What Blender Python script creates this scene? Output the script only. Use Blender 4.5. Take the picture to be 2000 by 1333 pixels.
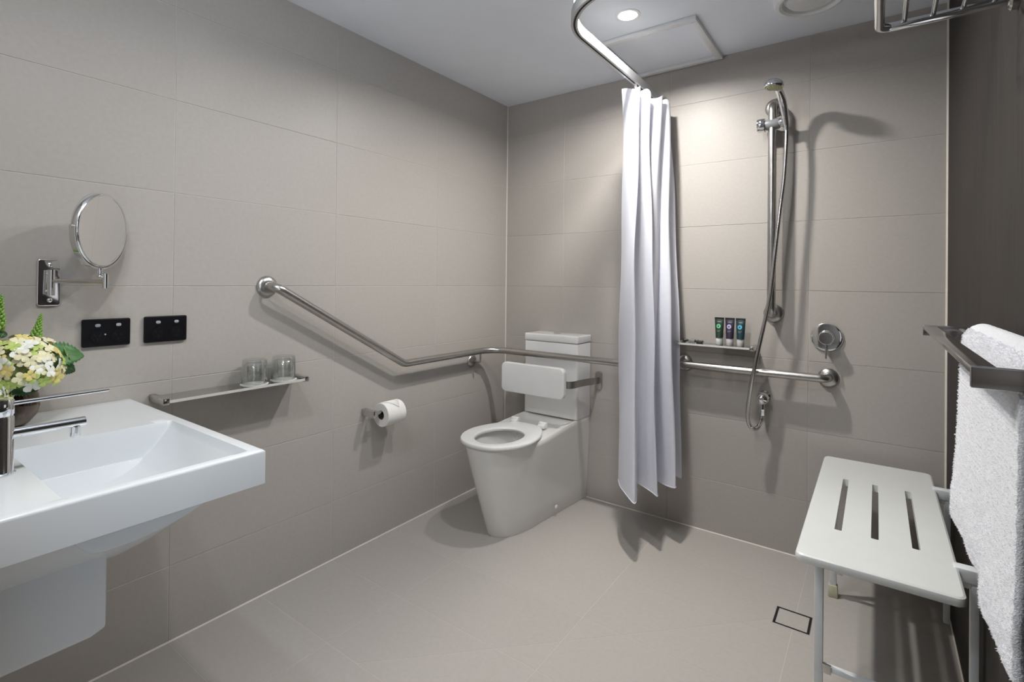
import bpy, bmesh, math, random
from mathutils import Vector, Matrix
random.seed(7)
S = bpy.context.scene
COL = S.collection
for o in list(bpy.data.objects):
    bpy.data.objects.remove(o, do_unlink=True)

# ------------------------------------------------------------------ camera
cam_d = bpy.data.cameras.new('camera')
cam = bpy.data.objects.new('camera', cam_d)
COL.objects.link(cam)
FW = Vector((-0.58301614, 0.81244109, 0.00562651))
RT = Vector((0.81244313, 0.58294427, 0.01058949))
UP = Vector((-0.00532339, -0.01074506, 0.9999281))
CAM = Vector((1.90271, -2.58752, 1.20856))
m = Matrix((RT, UP, -FW)).transposed().to_4x4()
m.translation = CAM
cam.matrix_world = m
cam_d.sensor_fit = 'HORIZONTAL'
cam_d.sensor_width = 36.0
cam_d.lens = 993.595 * 36.0 / 2000.0
cam_d.shift_y = (545.09 - 666.5) / 2000.0
cam_d.clip_start = 0.02
S.camera = cam

# ------------------------------------------------------------------ world and exposure
W = bpy.data.worlds.new('World')
S.world = W
W.use_nodes = True
bg = W.node_tree.nodes['Background']
bg.inputs['Color'].default_value = (0.72, 0.84, 1.0, 1)
bg.inputs['Strength'].default_value = 0.3
S.view_settings.view_transform = 'Standard'
S.view_settings.look = 'None'
S.view_settings.gamma = 1.0
S.view_settings.use_curve_mapping = False
S.view_settings.exposure = 0.0
S.cycles.max_bounces = 12
S.cycles.diffuse_bounces = 6
S.cycles.glossy_bounces = 6
S.cycles.transmission_bounces = 10
S.cycles.caustics_reflective = False
S.cycles.caustics_refractive = False

# room dimensions (metres); the corner of the left and the back wall is the origin
RW, ZC, YN = 2.1247, 2.3154, -2.50      # right wall x, ceiling z, near wall y
TW, TH = 0.6226, 0.31                   # wall tile
Z0 = 1.18191                            # a horizontal joint

# added cool fill lamp, at an unseen window behind the doorway
def area(name, loc, rot, sx, sy, power, color, shape='RECTANGLE', spread=math.pi):
    d = bpy.data.lights.new(name, 'AREA')
    d.shape = shape
    d.size = sx
    if shape in ('RECTANGLE', 'ELLIPSE'):
        d.size_y = sy
    d.energy = power
    d.color = color
    d.spread = spread
    o = bpy.data.objects.new(name, d)
    COL.objects.link(o)
    o.location = loc
    o.rotation_euler = rot
    return o
area('unseen_window_fill', (3.38, -3.75, 1.40), (0, math.radians(90), 0), 1.7, 1.9, 36, (0.78, 0.89, 1.0))
DOWNLIGHT_W = 20.5

# ------------------------------------------------------------------ materials
def mat(name, col, rough=0.5, metal=0.0, var=0.04, scale=30.0, bump=0.0, bscale=200.0, spec=0.5,
        trans=0.0, ior=1.45, coat=0.0, stretch=None, emit=None, alpha_rand=0.0, sss=0.0, sheen=0.0, aniso=0.0):
    M = bpy.data.materials.new(name)
    M.use_nodes = True
    nt = M.node_tree
    N, L = nt.nodes, nt.links
    b = N['Principled BSDF']
    b.inputs['Roughness'].default_value = rough
    b.inputs['Metallic'].default_value = metal
    b.inputs['Specular IOR Level'].default_value = spec
    b.inputs['IOR'].default_value = ior
    b.inputs['Transmission Weight'].default_value = trans
    b.inputs['Coat Weight'].default_value = coat
    b.inputs['Coat Roughness'].default_value = 0.06
    b.inputs['Sheen Weight'].default_value = sheen
    if sss:
        b.inputs['Subsurface Weight'].default_value = sss
        b.inputs['Subsurface Radius'].default_value = (0.02, 0.02, 0.02)
    tc = N.new('ShaderNodeTexCoord')
    src = tc.outputs['Object']
    if stretch:
        mp = N.new('ShaderNodeMapping')
        mp.inputs['Scale'].default_value = stretch
        L.new(src, mp.inputs['Vector'])
        src = mp.outputs['Vector']
    nz = N.new('ShaderNodeTexNoise')
    nz.inputs['Scale'].default_value = scale
    nz.inputs['Detail'].default_value = 6
    L.new(src, nz.inputs['Vector'])
    cr = N.new('ShaderNodeValToRGB')
    cr.color_ramp.elements[0].position = 0.3
    cr.color_ramp.elements[1].position = 0.7
    cr.color_ramp.elements[0].color = tuple(c * (1 - var) for c in col) + (1,)
    cr.color_ramp.elements[1].color = tuple(min(1, c * (1 + var)) for c in col) + (1,)
    L.new(nz.outputs['Fac'], cr.inputs['Fac'])
    out = cr.outputs['Color']
    if alpha_rand:
        oi = N.new('ShaderNodeObjectInfo')
        mr = N.new('ShaderNodeMapRange')
        mr.inputs['To Min'].default_value = 1 - alpha_rand
        mr.inputs['To Max'].default_value = 1 + alpha_rand
        L.new(oi.outputs['Random'], mr.inputs['Value'])
        hs = N.new('ShaderNodeHueSaturation')
        L.new(mr.outputs['Result'], hs.inputs['Value'])
        L.new(out, hs.inputs['Color'])
        out = hs.outputs['Color']
    L.new(out, b.inputs['Base Color'])
    if bump:
        n2 = N.new('ShaderNodeTexNoise')
        n2.inputs['Scale'].default_value = bscale
        n2.inputs['Detail'].default_value = 3
        L.new(src, n2.inputs['Vector'])
        bp = N.new('ShaderNodeBump')
        bp.inputs['Strength'].default_value = bump
        bp.inputs['Distance'].default_value = 0.002
        L.new(n2.outputs['Fac'], bp.inputs['Height'])
        L.new(bp.outputs['Normal'], b.inputs['Normal'])
    if emit:
        b.inputs['Emission Color'].default_value = tuple(emit[:3]) + (1,)
        b.inputs['Emission Strength'].default_value = emit[3]
    return M

def thin_glass(name, tint, gloss_tint=(1, 1, 1), edge=0.35, rough=0.02, base=0.04):
    """pane or thin-walled glass: straight-through light plus a fresnel reflection"""
    M = bpy.data.materials.new(name)
    M.use_nodes = True
    N, L = M.node_tree.nodes, M.node_tree.links
    N.remove(N['Principled BSDF'])
    out = [n for n in N if n.type == 'OUTPUT_MATERIAL'][0]
    tr = N.new('ShaderNodeBsdfTransparent')
    nz = N.new('ShaderNodeTexNoise')
    nz.inputs['Scale'].default_value = 15
    cr = N.new('ShaderNodeValToRGB')
    cr.color_ramp.elements[0].color = tuple(c * 0.985 for c in tint) + (1,)
    cr.color_ramp.elements[1].color = tuple(tint) + (1,)
    L.new(nz.outputs['Fac'], cr.inputs['Fac'])
    L.new(cr.outputs['Color'], tr.inputs['Color'])
    gl = N.new('ShaderNodeBsdfGlossy')
    gl.inputs['Color'].default_value = tuple(gloss_tint) + (1,)
    gl.inputs['Roughness'].default_value = rough
    lw = N.new('ShaderNodeLayerWeight')
    lw.inputs['Blend'].default_value = edge
    mr = N.new('ShaderNodeMapRange')
    mr.inputs['To Min'].default_value = base
    mr.inputs['To Max'].default_value = 0.8
    L.new(lw.outputs['Facing'], mr.inputs['Value'])
    mx_ = N.new('ShaderNodeMixShader')
    L.new(mr.outputs['Result'], mx_.inputs['Fac'])
    L.new(tr.outputs['BSDF'], mx_.inputs[1])
    L.new(gl.outputs['BSDF'], mx_.inputs[2])
    L.new(mx_.outputs['Shader'], out.inputs['Surface'])
    return M

TILE = mat('tile_beige', (0.428, 0.401, 0.371), 0.42, var=0.03, scale=75, bump=0.06, bscale=420, alpha_rand=0.015)
FTILE = mat('floor_tile_beige', (0.410, 0.389, 0.363), 0.38, var=0.028, scale=65, bump=0.05, bscale=380, alpha_rand=0.012)
GROUT = mat('grout', (0.52, 0.50, 0.47), 0.9, var=0.05, scale=80)
SEAL = mat('sealant', (0.62, 0.58, 0.52), 0.5, var=0.03)
CEIL = mat('ceiling_paint', (0.86, 0.905, 0.975), 0.85, var=0.012, scale=8, bump=0.03, bscale=300)
WHITEP = mat('white_paint', (0.78, 0.79, 0.80), 0.45, var=0.02)
DARK = mat('dark_laminate', (0.031, 0.0265, 0.0238), 0.55, spec=0.22, var=0.38, scale=7, stretch=(26, 26, 0.7), bump=0.05, bscale=40)
HALL = mat('hall_paint', (0.27, 0.23, 0.20), 0.8, var=0.03)
CARPET = mat('hall_carpet', (0.20, 0.18, 0.16), 0.95, var=0.2, scale=120)
CHROME = mat('chrome', (0.80, 0.81, 0.83), 0.07, 1.0, var=0.02, scale=12)
STEEL = mat('brushed_steel', (0.47, 0.455, 0.435), 0.29, 1.0, var=0.06, scale=40, bump=0.02, bscale=500)
DCHROME = mat('satin_chrome', (0.60, 0.585, 0.57), 0.16, 1.0, var=0.05, scale=25)
MIRROR = mat('mirror_silver', (0.86, 0.87, 0.87), 0.015, 1.0, var=0.005, scale=5)
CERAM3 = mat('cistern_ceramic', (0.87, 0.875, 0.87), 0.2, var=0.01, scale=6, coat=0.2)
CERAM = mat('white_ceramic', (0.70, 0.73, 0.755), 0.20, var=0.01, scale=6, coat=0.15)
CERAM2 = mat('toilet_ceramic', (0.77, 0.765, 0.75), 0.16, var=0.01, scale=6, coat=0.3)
PLAST = mat('white_plastic', (0.80, 0.81, 0.81), 0.3, var=0.015, scale=15)
SEATW = mat('seat_plastic', (0.68, 0.70, 0.69), 0.32, var=0.012, scale=14)
POWDER = mat('white_powdercoat', (0.72, 0.76, 0.78), 0.35, var=0.03, scale=40)
RUBBER = mat('cream_rubber', (0.50, 0.49, 0.36), 0.6, var=0.06, scale=60)
BLACK = mat('black_plastic', (0.006, 0.006, 0.008), 0.34, spec=0.25, var=0.1, scale=50)
BLACKH = mat('black_recess', (0.003, 0.003, 0.003), 0.6, var=0.1)
GREYP = mat('grey_plastic', (0.24, 0.25, 0.26), 0.35, var=0.06, scale=40)
ROCKER = mat('rocker_grey', (0.36, 0.38, 0.43), 0.3, var=0.03, scale=60)
CLOTH = mat('curtain_cloth', (0.85, 0.87, 0.95), 0.85, var=0.02, scale=60, bump=0.12, bscale=700, sheen=0.2)
def add_translucency(M, fac, col):
    N, L = M.node_tree.nodes, M.node_tree.links
    out = [n for n in N if n.type == 'OUTPUT_MATERIAL'][0]
    tl_ = N.new('ShaderNodeBsdfTranslucent')
    tl_.inputs['Color'].default_value = tuple(col) + (1,)
    mx_ = N.new('ShaderNodeMixShader')
    mx_.inputs['Fac'].default_value = fac
    L.new(N['Principled BSDF'].outputs['BSDF'], mx_.inputs[1])
    L.new(tl_.outputs['BSDF'], mx_.inputs[2])
    L.new(mx_.outputs['Shader'], out.inputs['Surface'])
add_translucency(CLOTH, 0.30, (0.90, 0.91, 0.97))
TERRY = mat('terry_towel', (0.86, 0.87, 0.91), 0.95, var=0.05, scale=260, bump=1.0, bscale=480, sheen=0.4)
PAPER = mat('white_paper', (0.83, 0.82, 0.80), 0.9, var=0.02, scale=80, bump=0.15, bscale=350)
CARD = mat('core_card_shaded', (0.13, 0.115, 0.10), 0.9, var=0.08, scale=60)  # card darkened: the shade inside the roll hole is in the colour
GLASS = thin_glass('clear_glass', (0.93, 0.945, 0.94), edge=0.58, base=0.05, rough=0.03, gloss_tint=(0.85, 0.86, 0.86))
SHELFG = thin_glass('shelf_glass', (0.50, 0.49, 0.47), edge=0.55, base=0.10)
VASEG = thin_glass('vase_glass', (0.46, 0.37, 0.30), edge=0.35, base=0.04, gloss_tint=(0.5, 0.45, 0.4))
LENS = mat('downlight_lens', (0.9, 0.9, 0.9), 0.4, var=0.0, emit=(1.0, 0.965, 0.91, 14.0))
YELLOW = mat('nozzle_rubber', (0.40, 0.40, 0.24), 0.6, var=0.12, scale=120)
STEM = mat('green_stem', (0.16, 0.26, 0.07), 0.5, var=0.15, scale=60)
LEAF = mat('green_leaf', (0.060, 0.170, 0.050), 0.45, var=0.25, scale=60, bump=0.2, bscale=120)
LEAFD = mat('dark_green_leaf', (0.020, 0.070, 0.022), 0.5, var=0.25, scale=60, bump=0.2, bscale=120)
BUDG = mat('bud_green', (0.20, 0.36, 0.07), 0.55, var=0.2, scale=90)
FLOR = [mat('petal_cream', (0.78, 0.75, 0.50), 0.6, var=0.08, scale=90, sss=0.1),
        mat('petal_yellow', (0.74, 0.62, 0.23), 0.6, var=0.1, scale=90, sss=0.1),
        mat('petal_lime', (0.48, 0.60, 0.17), 0.6, var=0.12, scale=90, sss=0.1),
        mat('petal_white', (0.83, 0.85, 0.78), 0.6, var=0.05, scale=90, sss=0.1)]

# ------------------------------------------------------------------ mesh helpers
def finish(bm, smooth=True, angle=35):
    bmesh.ops.recalc_face_normals(bm, faces=bm.faces)
    if smooth:
        lim = math.radians(angle)
        for f in bm.faces:
            f.smooth = True
        for e in bm.edges:
            if len(e.link_faces) == 2:
                e.smooth = e.calc_face_angle(0.0) < lim
    return bm

def to_obj(name, bm, material, parent=None, smooth=True, angle=35, recalc=True):
    if recalc:
        finish(bm, smooth, angle)
    me = bpy.data.meshes.new(name)
    bm.to_mesh(me)
    bm.free()
    me.materials.append(material)
    o = bpy.data.objects.new(name, me)
    COL.objects.link(o)
    if parent is not None:
        attach(o, parent)
    return o

def world_loc(o):
    v = Vector(o.location)
    while o.parent:
        o = o.parent
        v = v + Vector(o.location)
    return v

def attach(o, parent):
    """vertices are written in world coordinates: cancel the parent's position"""
    o.parent = parent
    o.location = Vector(o.location) - world_loc(parent)

def thing(name, label, cat, loc=(0, 0, 0), group=None):
    o = bpy.data.objects.new(name, None)
    COL.objects.link(o)
    o.empty_display_size = 0.03
    o.location = loc
    tag(o, label, cat, group)
    return o

def tag(o, label, cat, group=None):
    o['label'] = label
    o['category'] = cat
    if group:
        o['group'] = group
    return o

def struct(o):
    o['kind'] = 'structure'
    return o

def box_bm(x0, x1, y0, y1, z0, z1, bev=0.0, seg=2, bm=None, pick=None):
    new = bm is None
    if new:
        bm = bmesh.new()
    t = bmesh.new()
    bmesh.ops.create_cube(t, size=1.0)
    for v in t.verts:
        v.co = Vector(((x0 + x1) / 2 + v.co.x * (x1 - x0), (y0 + y1) / 2 + v.co.y * (y1 - y0), (z0 + z1) / 2 + v.co.z * (z1 - z0)))
    if bev:
        es = [e for e in t.edges if pick is None or pick(e)]
        bmesh.ops.bevel(t, geom=es, offset=bev, segments=seg, profile=0.5, affect='EDGES')
    merge(bm, t)
    return bm

def merge(bm, t):
    me = bpy.data.meshes.new('tmp')
    t.to_mesh(me)
    t.free()
    bm.from_mesh(me)
    bpy.data.meshes.remove(me)

def frames(pts, closed=False):
    n = len(pts)
    tang = []
    for i in range(n):
        if closed:
            a, b = pts[i - 1], pts[(i + 1) % n]
        else:
            a, b = pts[max(i - 1, 0)], pts[min(i + 1, n - 1)]
        tang.append((b - a).normalized())
    ref = Vector((0, 0, 1)) if abs(tang[0].z) < 0.9 else Vector((1, 0, 0))
    u = tang[0].cross(ref).normalized()
    out = []
    for t in tang:
        u = (u - t * u.dot(t)).normalized()
        out.append((t, u, t.cross(u).normalized()))
    return out

def tube_bm(pts, r, n=14, closed=False, bm=None, prof=None):
    """round (or profiled) bar along a path; r is a number or a list"""
    new = bm is None
    if new:
        bm = bmesh.new()
    pts = [Vector(p) for p in pts]
    fr = frames(pts, closed)
    rings = []
    for i, p in enumerate(pts):
        t, u, w = fr[i]
        rr = r[i] if isinstance(r, (list, tuple)) else r
        if prof:
            ring = [bm.verts.new(p + u * a * rr + w * b * rr) for a, b in prof]
        else:
            ring = [bm.verts.new(p + (u * math.cos(2 * math.pi * k / n) + w * math.sin(2 * math.pi * k / n)) * rr) for k in range(n)]
        rings.append(ring)
    m = len(rings)
    for i in range(m if closed else m - 1):
        a, b = rings[i], rings[(i + 1) % m]
        for k in range(len(a)):
            k2 = (k + 1) % len(a)
            bm.faces.new((a[k], a[k2], b[k2], b[k]))
    if not closed:
        bm.faces.new(rings[0][::-1])
        bm.faces.new(rings[-1])
    return bm

def fillet(pts, rad, seg=8):
    pts = [Vector(p) for p in pts]
    out = [pts[0]]
    for i in range(1, len(pts) - 1):
        p, a, b = pts[i], pts[i - 1], pts[i + 1]
        r = rad[i - 1] if isinstance(rad, (list, tuple)) else rad
        d1, d2 = (a - p).normalized(), (b - p).normalized()
        ang = d1.angle(d2)
        if ang > 3.10:
            out.append(p)
            continue
        cut = min(r / math.tan(ang / 2), (a - p).length * 0.49, (b - p).length * 0.49)
        rr = cut * math.tan(ang / 2)
        c = p + (d1 + d2).normalized() * (rr / math.sin(ang / 2))
        s, e = p + d1 * cut - c, p + d2 * cut - c
        tot = s.angle(e)
        ax = s.cross(e).normalized()
        for k in range(seg + 1):
            out.append(c + Matrix.Rotation(tot * k / seg, 3, ax) @ s)
    out.append(pts[-1])
    return out

def smooth_path(pts, n=8):
    pts = [Vector(p) for p in pts]
    P = [pts[0] * 2 - pts[1]] + pts + [pts[-1] * 2 - pts[-2]]
    out = []
    for i in range(1, len(P) - 2):
        p0, p1, p2, p3 = P[i - 1], P[i], P[i + 1], P[i + 2]
        for k in range(n):
            t = k / n
            out.append(0.5 * ((2 * p1) + (p2 - p0) * t + (2 * p0 - 5 * p1 + 4 * p2 - p3) * t * t + (3 * p1 - p0 - 3 * p2 + p3) * t ** 3))
    out.append(pts[-1])
    return out

def lathe_bm(prof, origin, axis, n=32, bm=None):
    """profile [(radius, height)] turned about an axis through origin"""
    new = bm is None
    if new:
        bm = bmesh.new()
    axis = Vector(axis).normalized()
    origin = Vector(origin)
    ref = Vector((0, 0, 1)) if abs(axis.z) < 0.9 else Vector((1, 0, 0))
    u = axis.cross(ref).normalized()
    w = axis.cross(u)
    rings = []
    for r, h in prof:
        c = origin + axis * h
        if r < 1e-6:
            rings.append([bm.verts.new(c)])
        else:
            rings.append([bm.verts.new(c + (u * math.cos(2 * math.pi * k / n) + w * math.sin(2 * math.pi * k / n)) * r) for k in range(n)])
    for a, b in zip(rings, rings[1:]):
        for k in range(n):
            k2 = (k + 1) % n
            if len(a) == 1 and len(b) == 1:
                continue
            if len(a) == 1:
                bm.faces.new((a[0], b[k], b[k2]))
            elif len(b) == 1:
                bm.faces.new((a[k], a[k2], b[0]))
            else:
                bm.faces.new((a[k], a[k2], b[k2], b[k]))
    return bm

def prism_bm(poly, z0, z1, bev=0.0, seg=3, bm=None):
    """vertical prism over an xy polygon"""
    t = bmesh.new()
    lo = [t.verts.new((x, y, z0)) for x, y in poly]
    hi = [t.verts.new((x, y, z1)) for x, y in poly]
    n = len(poly)
    t.faces.new(lo[::-1])
    t.faces.new(hi)
    for i in range(n):
        t.faces.new((lo[i], lo[(i + 1) % n], hi[(i + 1) % n], hi[i]))
    bmesh.ops.recalc_face_normals(t, faces=t.faces)
    if bev:
        es = [e for e in t.edges if abs(e.verts[0].co.z - e.verts[1].co.z) < 1e-7]
        bmesh.ops.bevel(t, geom=es, offset=bev, segments=seg, profile=0.5, affect='EDGES')
    if bm is None:
        return t
    merge(bm, t)
    return bm

def round_rect(x0, x1, y0, y1, r, n=6):
    out = []
    for cx, cy, a0 in ((x1 - r, y1 - r, 0), (x0 + r, y1 - r, 90), (x0 + r, y0 + r, 180), (x1 - r, y0 + r, 270)):
        for k in range(n + 1):
            a = math.radians(a0 + 90 * k / n)
            out.append((cx + r * math.cos(a), cy + r * math.sin(a)))
    return out

def remap(bm, fn):
    for v in bm.verts:
        v.co = Vector(fn(*v.co))
    return bm

def frame_obj(bm, origin, ex, ey, ez):
    """local xyz -> world frame"""
    o, ex, ey, ez = Vector(origin), Vector(ex), Vector(ey), Vector(ez)
    return remap(bm, lambda x, y, z: o + ex * x + ey * y + ez * z)

# ------------------------------------------------------------------ tiled surfaces
_tile_cache = {}
def add_tile(name, parent, origin, ex, ey, ez, w, h, material, thick=0.008, gap=0.0025):
    """one tile: w along ex, h along ey, face towards ez at the plane of origin"""
    key = (round(w, 4), round(h, 4), tuple(ex), tuple(ey), material.name)
    if key not in _tile_cache:
        g = gap / 2
        bm = box_bm(g, w - g, g, h - g, -thick, 0.0)
        top = [e for e in bm.edges if all(abs(v.co.z) < 1e-6 for v in e.verts)]
        bmesh.ops.bevel(bm, geom=top, offset=0.0005, segments=1, affect='EDGES')
        frame_obj(bm, (0, 0, 0), ex, ey, ez)
        finish(bm, False)
        me = bpy.data.meshes.new('tile')
        bm.to_mesh(me)
        bm.free()
        me.materials.append(material)
        _tile_cache[key] = me
    o = bpy.data.objects.new(name, _tile_cache[key])
    COL.objects.link(o)
    o.parent = parent
    j = random.uniform(-0.0003, 0.0003)
    o.location = Vector(origin) - Vector(parent.location) + Vector(ez) * j
    return o

zrows = [0.0] + [Z0 + k * TH for k in range(-3, 4) if 0.02 < Z0 + k * TH < ZC] + [ZC]
GD = 0.0013   # grout depth below the tile face
WL = struct(to_obj('wall_left', box_bm(-0.12, -GD, YN - 0.1, 0.12, 0, ZC), GROUT, smooth=False))
ys = [0.0, -0.6251, -0.6251 - TW, -0.6251 - 2 * TW, YN]
for i in range(len(ys) - 1):
    for k in range(len(zrows) - 1):
        add_tile('tile', WL, (0, ys[i], zrows[k]), (0, -1, 0), (0, 0, 1), (1, 0, 0), ys[i] - ys[i + 1], zrows[k + 1] - zrows[k], TILE)
WB = struct(to_obj('wall_back', box_bm(0.0, RW + 0.12, GD, 0.12, 0, ZC), GROUT, smooth=False))
xs = [0.0, 0.41377, 0.41377 + TW, 0.41377 + 2 * TW, RW]
for i in range(4):
    for k in range(len(zrows) - 1):
        add_tile('tile', WB, (xs[i], 0, zrows[k]), (1, 0, 0), (0, 0, 1), (0, -1, 0), xs[i + 1] - xs[i], zrows[k + 1] - zrows[k], TILE)
WR = struct(to_obj('wall_right', box_bm(RW, RW + 0.12, YN - 0.1, 0.0, 0, ZC), DARK, smooth=False))
WN = struct(to_obj('wall_near', box_bm(0.0, 1.15, YN - 0.1, YN, 0, ZC), TILE, smooth=False))
box = box_bm(1.15, RW, YN - 0.1, YN, 2.12, ZC)
struct(to_obj('wall_above_door', box, TILE, smooth=False))
struct(to_obj('ceiling', box_bm(-0.12, RW + 0.12, YN - 0.1, 0.12, ZC, ZC + 0.1), CEIL, smooth=False))

# floor: rows of tiles across the room, cut along a diagonal fall towards the drain
FL = struct(to_obj('floor', box_bm(-0.12, RW + 0.12, YN - 0.1, 0.12, -0.1, -0.0005), GROUT, smooth=False))
def clip(poly, a, b, c):
    """keep a*x + b*y + c >= 0"""
    out = []
    for i in range(len(poly)):
        p, q = poly[i], poly[(i + 1) % len(poly)]
        dp, dq = a * p[0] + b * p[1] + c, a * q[0] + b * q[1] + c
        if dp >= 0:
            out.append(p)
        if dp * dq < 0:
            t = dp / (dp - dq)
            out.append((p[0] + (q[0] - p[0]) * t, p[1] + (q[1] - p[1]) * t))
    return out
def parea(poly):
    return abs(sum(poly[i][0] * poly[(i + 1) % len(poly)][1] - poly[(i + 1) % len(poly)][0] * poly[i][1] for i in range(len(poly)))) / 2
fy = [0.0] + [-0.3115 * k for k in range(1, 9)] + [YN]
fx = [0.0, 0.424, 1.046, 1.668, RW]
DR = (1.604, 1.720, -0.5525, -0.4395)          # drain opening
g = 0.0011
for i in range(len(fy) - 1):
    for k in range(4):
        base = [(fx[k] + g, fy[i + 1] + g), (fx[k + 1] - g, fy[i + 1] + g), (fx[k + 1] - g, fy[i] - g), (fx[k] + g, fy[i] - g)]
        pieces = [base]
        # diagonal x - y = const through (0.89,-1.24) and the drain corner
        cst = 0.889 + 1.246
        if fy[i] > -1.25 and fy[i + 1] < -0.45:
            pieces = [clip(base, 1, -1, -cst - g * 1.4), clip(base, -1, 1, cst - g * 1.4)] if k < 3 else [base]
        # cut the drain square out
        res = []
        for p in pieces:
            if len(p) < 3:
                continue
            ox = [q[0] for q in p]; oy = [q[1] for q in p]
            if max(ox) > DR[0] and min(ox) < DR[1] and max(oy) > DR[2] and min(oy) < DR[3]:
                res.append(clip(p, -1, 0, DR[0]))
                res.append(clip(p, 1, 0, -DR[1]))
                midp = clip(clip(p, 1, 0, -DR[0]), -1, 0, DR[1])
                if len(midp) > 2:
                    res.append(clip(midp, 0, 1, -DR[3]))
                    res.append(clip(midp, 0, -1, DR[2]))
            else:
                res.append(p)
        for p in res:
            if len(p) < 3 or parea(p) < 2e-4:
                continue
            bm = prism_bm(p, -0.008, 0.0)
            o = to_obj('tile', bm, FTILE, FL, smooth=False)
# sealant beads
def bead(n, p0, p1, a, b, s=0.004):
    p0, p1, a, b = Vector(p0), Vector(p1), Vector(a) * s, Vector(b) * s
    bm = bmesh.new()
    q = [[bm.verts.new(p + d) for d in (Vector((0, 0, 0)), a, b)] for p in (p0, p1)]
    for k in range(3):
        bm.faces.new((q[0][k], q[0][(k + 1) % 3], q[1][(k + 1) % 3], q[1][k]))
    bm.faces.new(q[0]); bm.faces.new(q[1][::-1])
    struct(to_obj('trim_%d' % n, bm, SEAL, smooth=False))
bead(1, (0, 0, 0), (0, 0, ZC), (1, 0, 0), (0, -1, 0), 0.0045)
bead(2, (RW, 0, 0), (RW, 0, ZC), (-1, 0, 0), (0, -1, 0), 0.006)
bead(3, (0, 0, 0), (0, YN, 0), (1, 0, 0), (0, 0, 1), 0.004)
bead(4, (0, 0, 0), (RW, 0, 0), (0, -1, 0), (0, 0, 1), 0.004)
bead(5, (RW, 0, 0), (RW, YN, 0), (-1, 0, 0), (0, 0, 1), 0.004)

# unseen bedroom behind the doorway, lit by the added window lamp
struct(to_obj('floor_bedroom', box_bm(-0.5, 3.4, -5.1, YN - 0.1, -0.1, 0), CARPET, smooth=False))
struct(to_obj('ceiling_bedroom', box_bm(-0.5, 3.4, -5.1, YN - 0.1, 2.45, 2.55), CEIL, smooth=False))
struct(to_obj('wall_bedroom_left', box_bm(-0.6, -0.5, -5.1, YN - 0.1, 0, 2.45), HALL, smooth=False))
struct(to_obj('wall_bedroom_far', box_bm(-0.5, 3.4, -5.1, -5.0, 0, 2.45), HALL, smooth=False))
wb = box_bm(3.4, 3.5, -5.1, -4.75, 0, 2.45)
box_bm(3.4, 3.5, -2.75, YN - 0.1, 0, 2.45, bm=wb)
box_bm(3.4, 3.5, -4.75, -2.75, 0, 0.5, bm=wb)
box_bm(3.4, 3.5, -4.75, -2.75, 2.3, 2.45, bm=wb)
struct(to_obj('wall_bedroom_right', wb, HALL, smooth=False))
wf = box_bm(-0.5, 1.15, YN - 0.16, YN - 0.1, 0, 2.45)
box_bm(RW, 3.4, YN - 0.16, YN - 0.1, 0, 2.45, bm=wf)
box_bm(1.15, RW, YN - 0.16, YN - 0.1, 2.12, 2.45, bm=wf)
struct(to_obj('wall_bedroom_near', wf, HALL, smooth=False))

# ------------------------------------------------------------------ ceiling fittings
def downlight(x, y, label, power):
    t = thing('downlight', label, 'light', (x, y, ZC), 'recessed ceiling downlights')
    bm = lathe_bm([(0.052, 0.0), (0.052, -0.002), (0.046, -0.0035), (0.039, -0.002), (0.038, 0.0)], (x, y, ZC), (0, 0, 1), 40)
    to_obj('bezel', bm, WHITEP, t)
    bm = lathe_bm([(0.0, -0.0022), (0.02, -0.0022), (0.0385, -0.0012), (0.0385, 0.0)], (x, y, ZC), (0, 0, 1), 40)
    to_obj('lens', bm, LENS, t)
    l = area('downlight_beam', (x, y, ZC - 0.006), (0, 0, 0), 0.075, 0.075, power, (1.0, 0.965, 0.92), 'DISK', math.radians(161))
    attach(l, t)
    return t
downlight(1.0596, -0.6121, 'round white downlight glowing in the ceiling beside the curtain track', DOWNLIGHT_W)
downlight(1.08, -2.22, 'round white downlight in the ceiling above the basin', DOWNLIGHT_W * 0.3)
downlight(1.22, -1.22, 'added unseen downlight in the ceiling above the middle of the floor', DOWNLIGHT_W * 0.45)  # extra lamp out of view, added to lift the toilet and curtain

# tube light added outside the frame to brighten the ceiling
FILL_TUBE = mat('fill_tube', (0.9, 0.9, 0.9), 0.4, var=0.0, emit=(0.84, 0.92, 1.0, 80.0))
t = thing('added_tube_light', 'added unseen white tube light on the wall above the basin mixer', 'light', (0.95, YN, 2.0))
to_obj('backplate', box_bm(0.80, 1.12, YN, YN + 0.03, 1.975, 2.025, 0.004), WHITEP, t)
to_obj('tube', tube_bm([(0.77, YN + 0.06, 2.0), (1.14, YN + 0.06, 2.0)], 0.02, 18), FILL_TUBE, t)
for xx in (0.84, 1.08):
    to_obj('clip', box_bm(xx - 0.01, xx + 0.01, YN + 0.03, YN + 0.045, 1.985, 2.015), WHITEP, t)

t = thing('access_hatch', 'square white framed access hatch in the ceiling beside the downlight', 'hatch', (1.07, -0.24, ZC))
x0, x1, y0, y1 = 0.845, 1.292, -0.463, -0.006
bm = bmesh.new()
fw = 0.028
for a in ((x0, x1, y0, y0 + fw), (x0, x1, y1 - fw, y1), (x0, x0 + fw, y0 + fw, y1 - fw), (x1 - fw, x1, y0 + fw, y1 - fw)):
    box_bm(a[0], a[1], a[2], a[3], ZC - 0.019, ZC, 0.003, 2, bm=bm)
to_obj('frame', bm, WHITEP, t)
to_obj('panel', box_bm(x0 + fw + 0.006, x1 - fw - 0.006, y0 + fw + 0.006, y1 - fw - 0.006, ZC - 0.005, ZC, 0.001, 1), CEIL, t)

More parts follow.
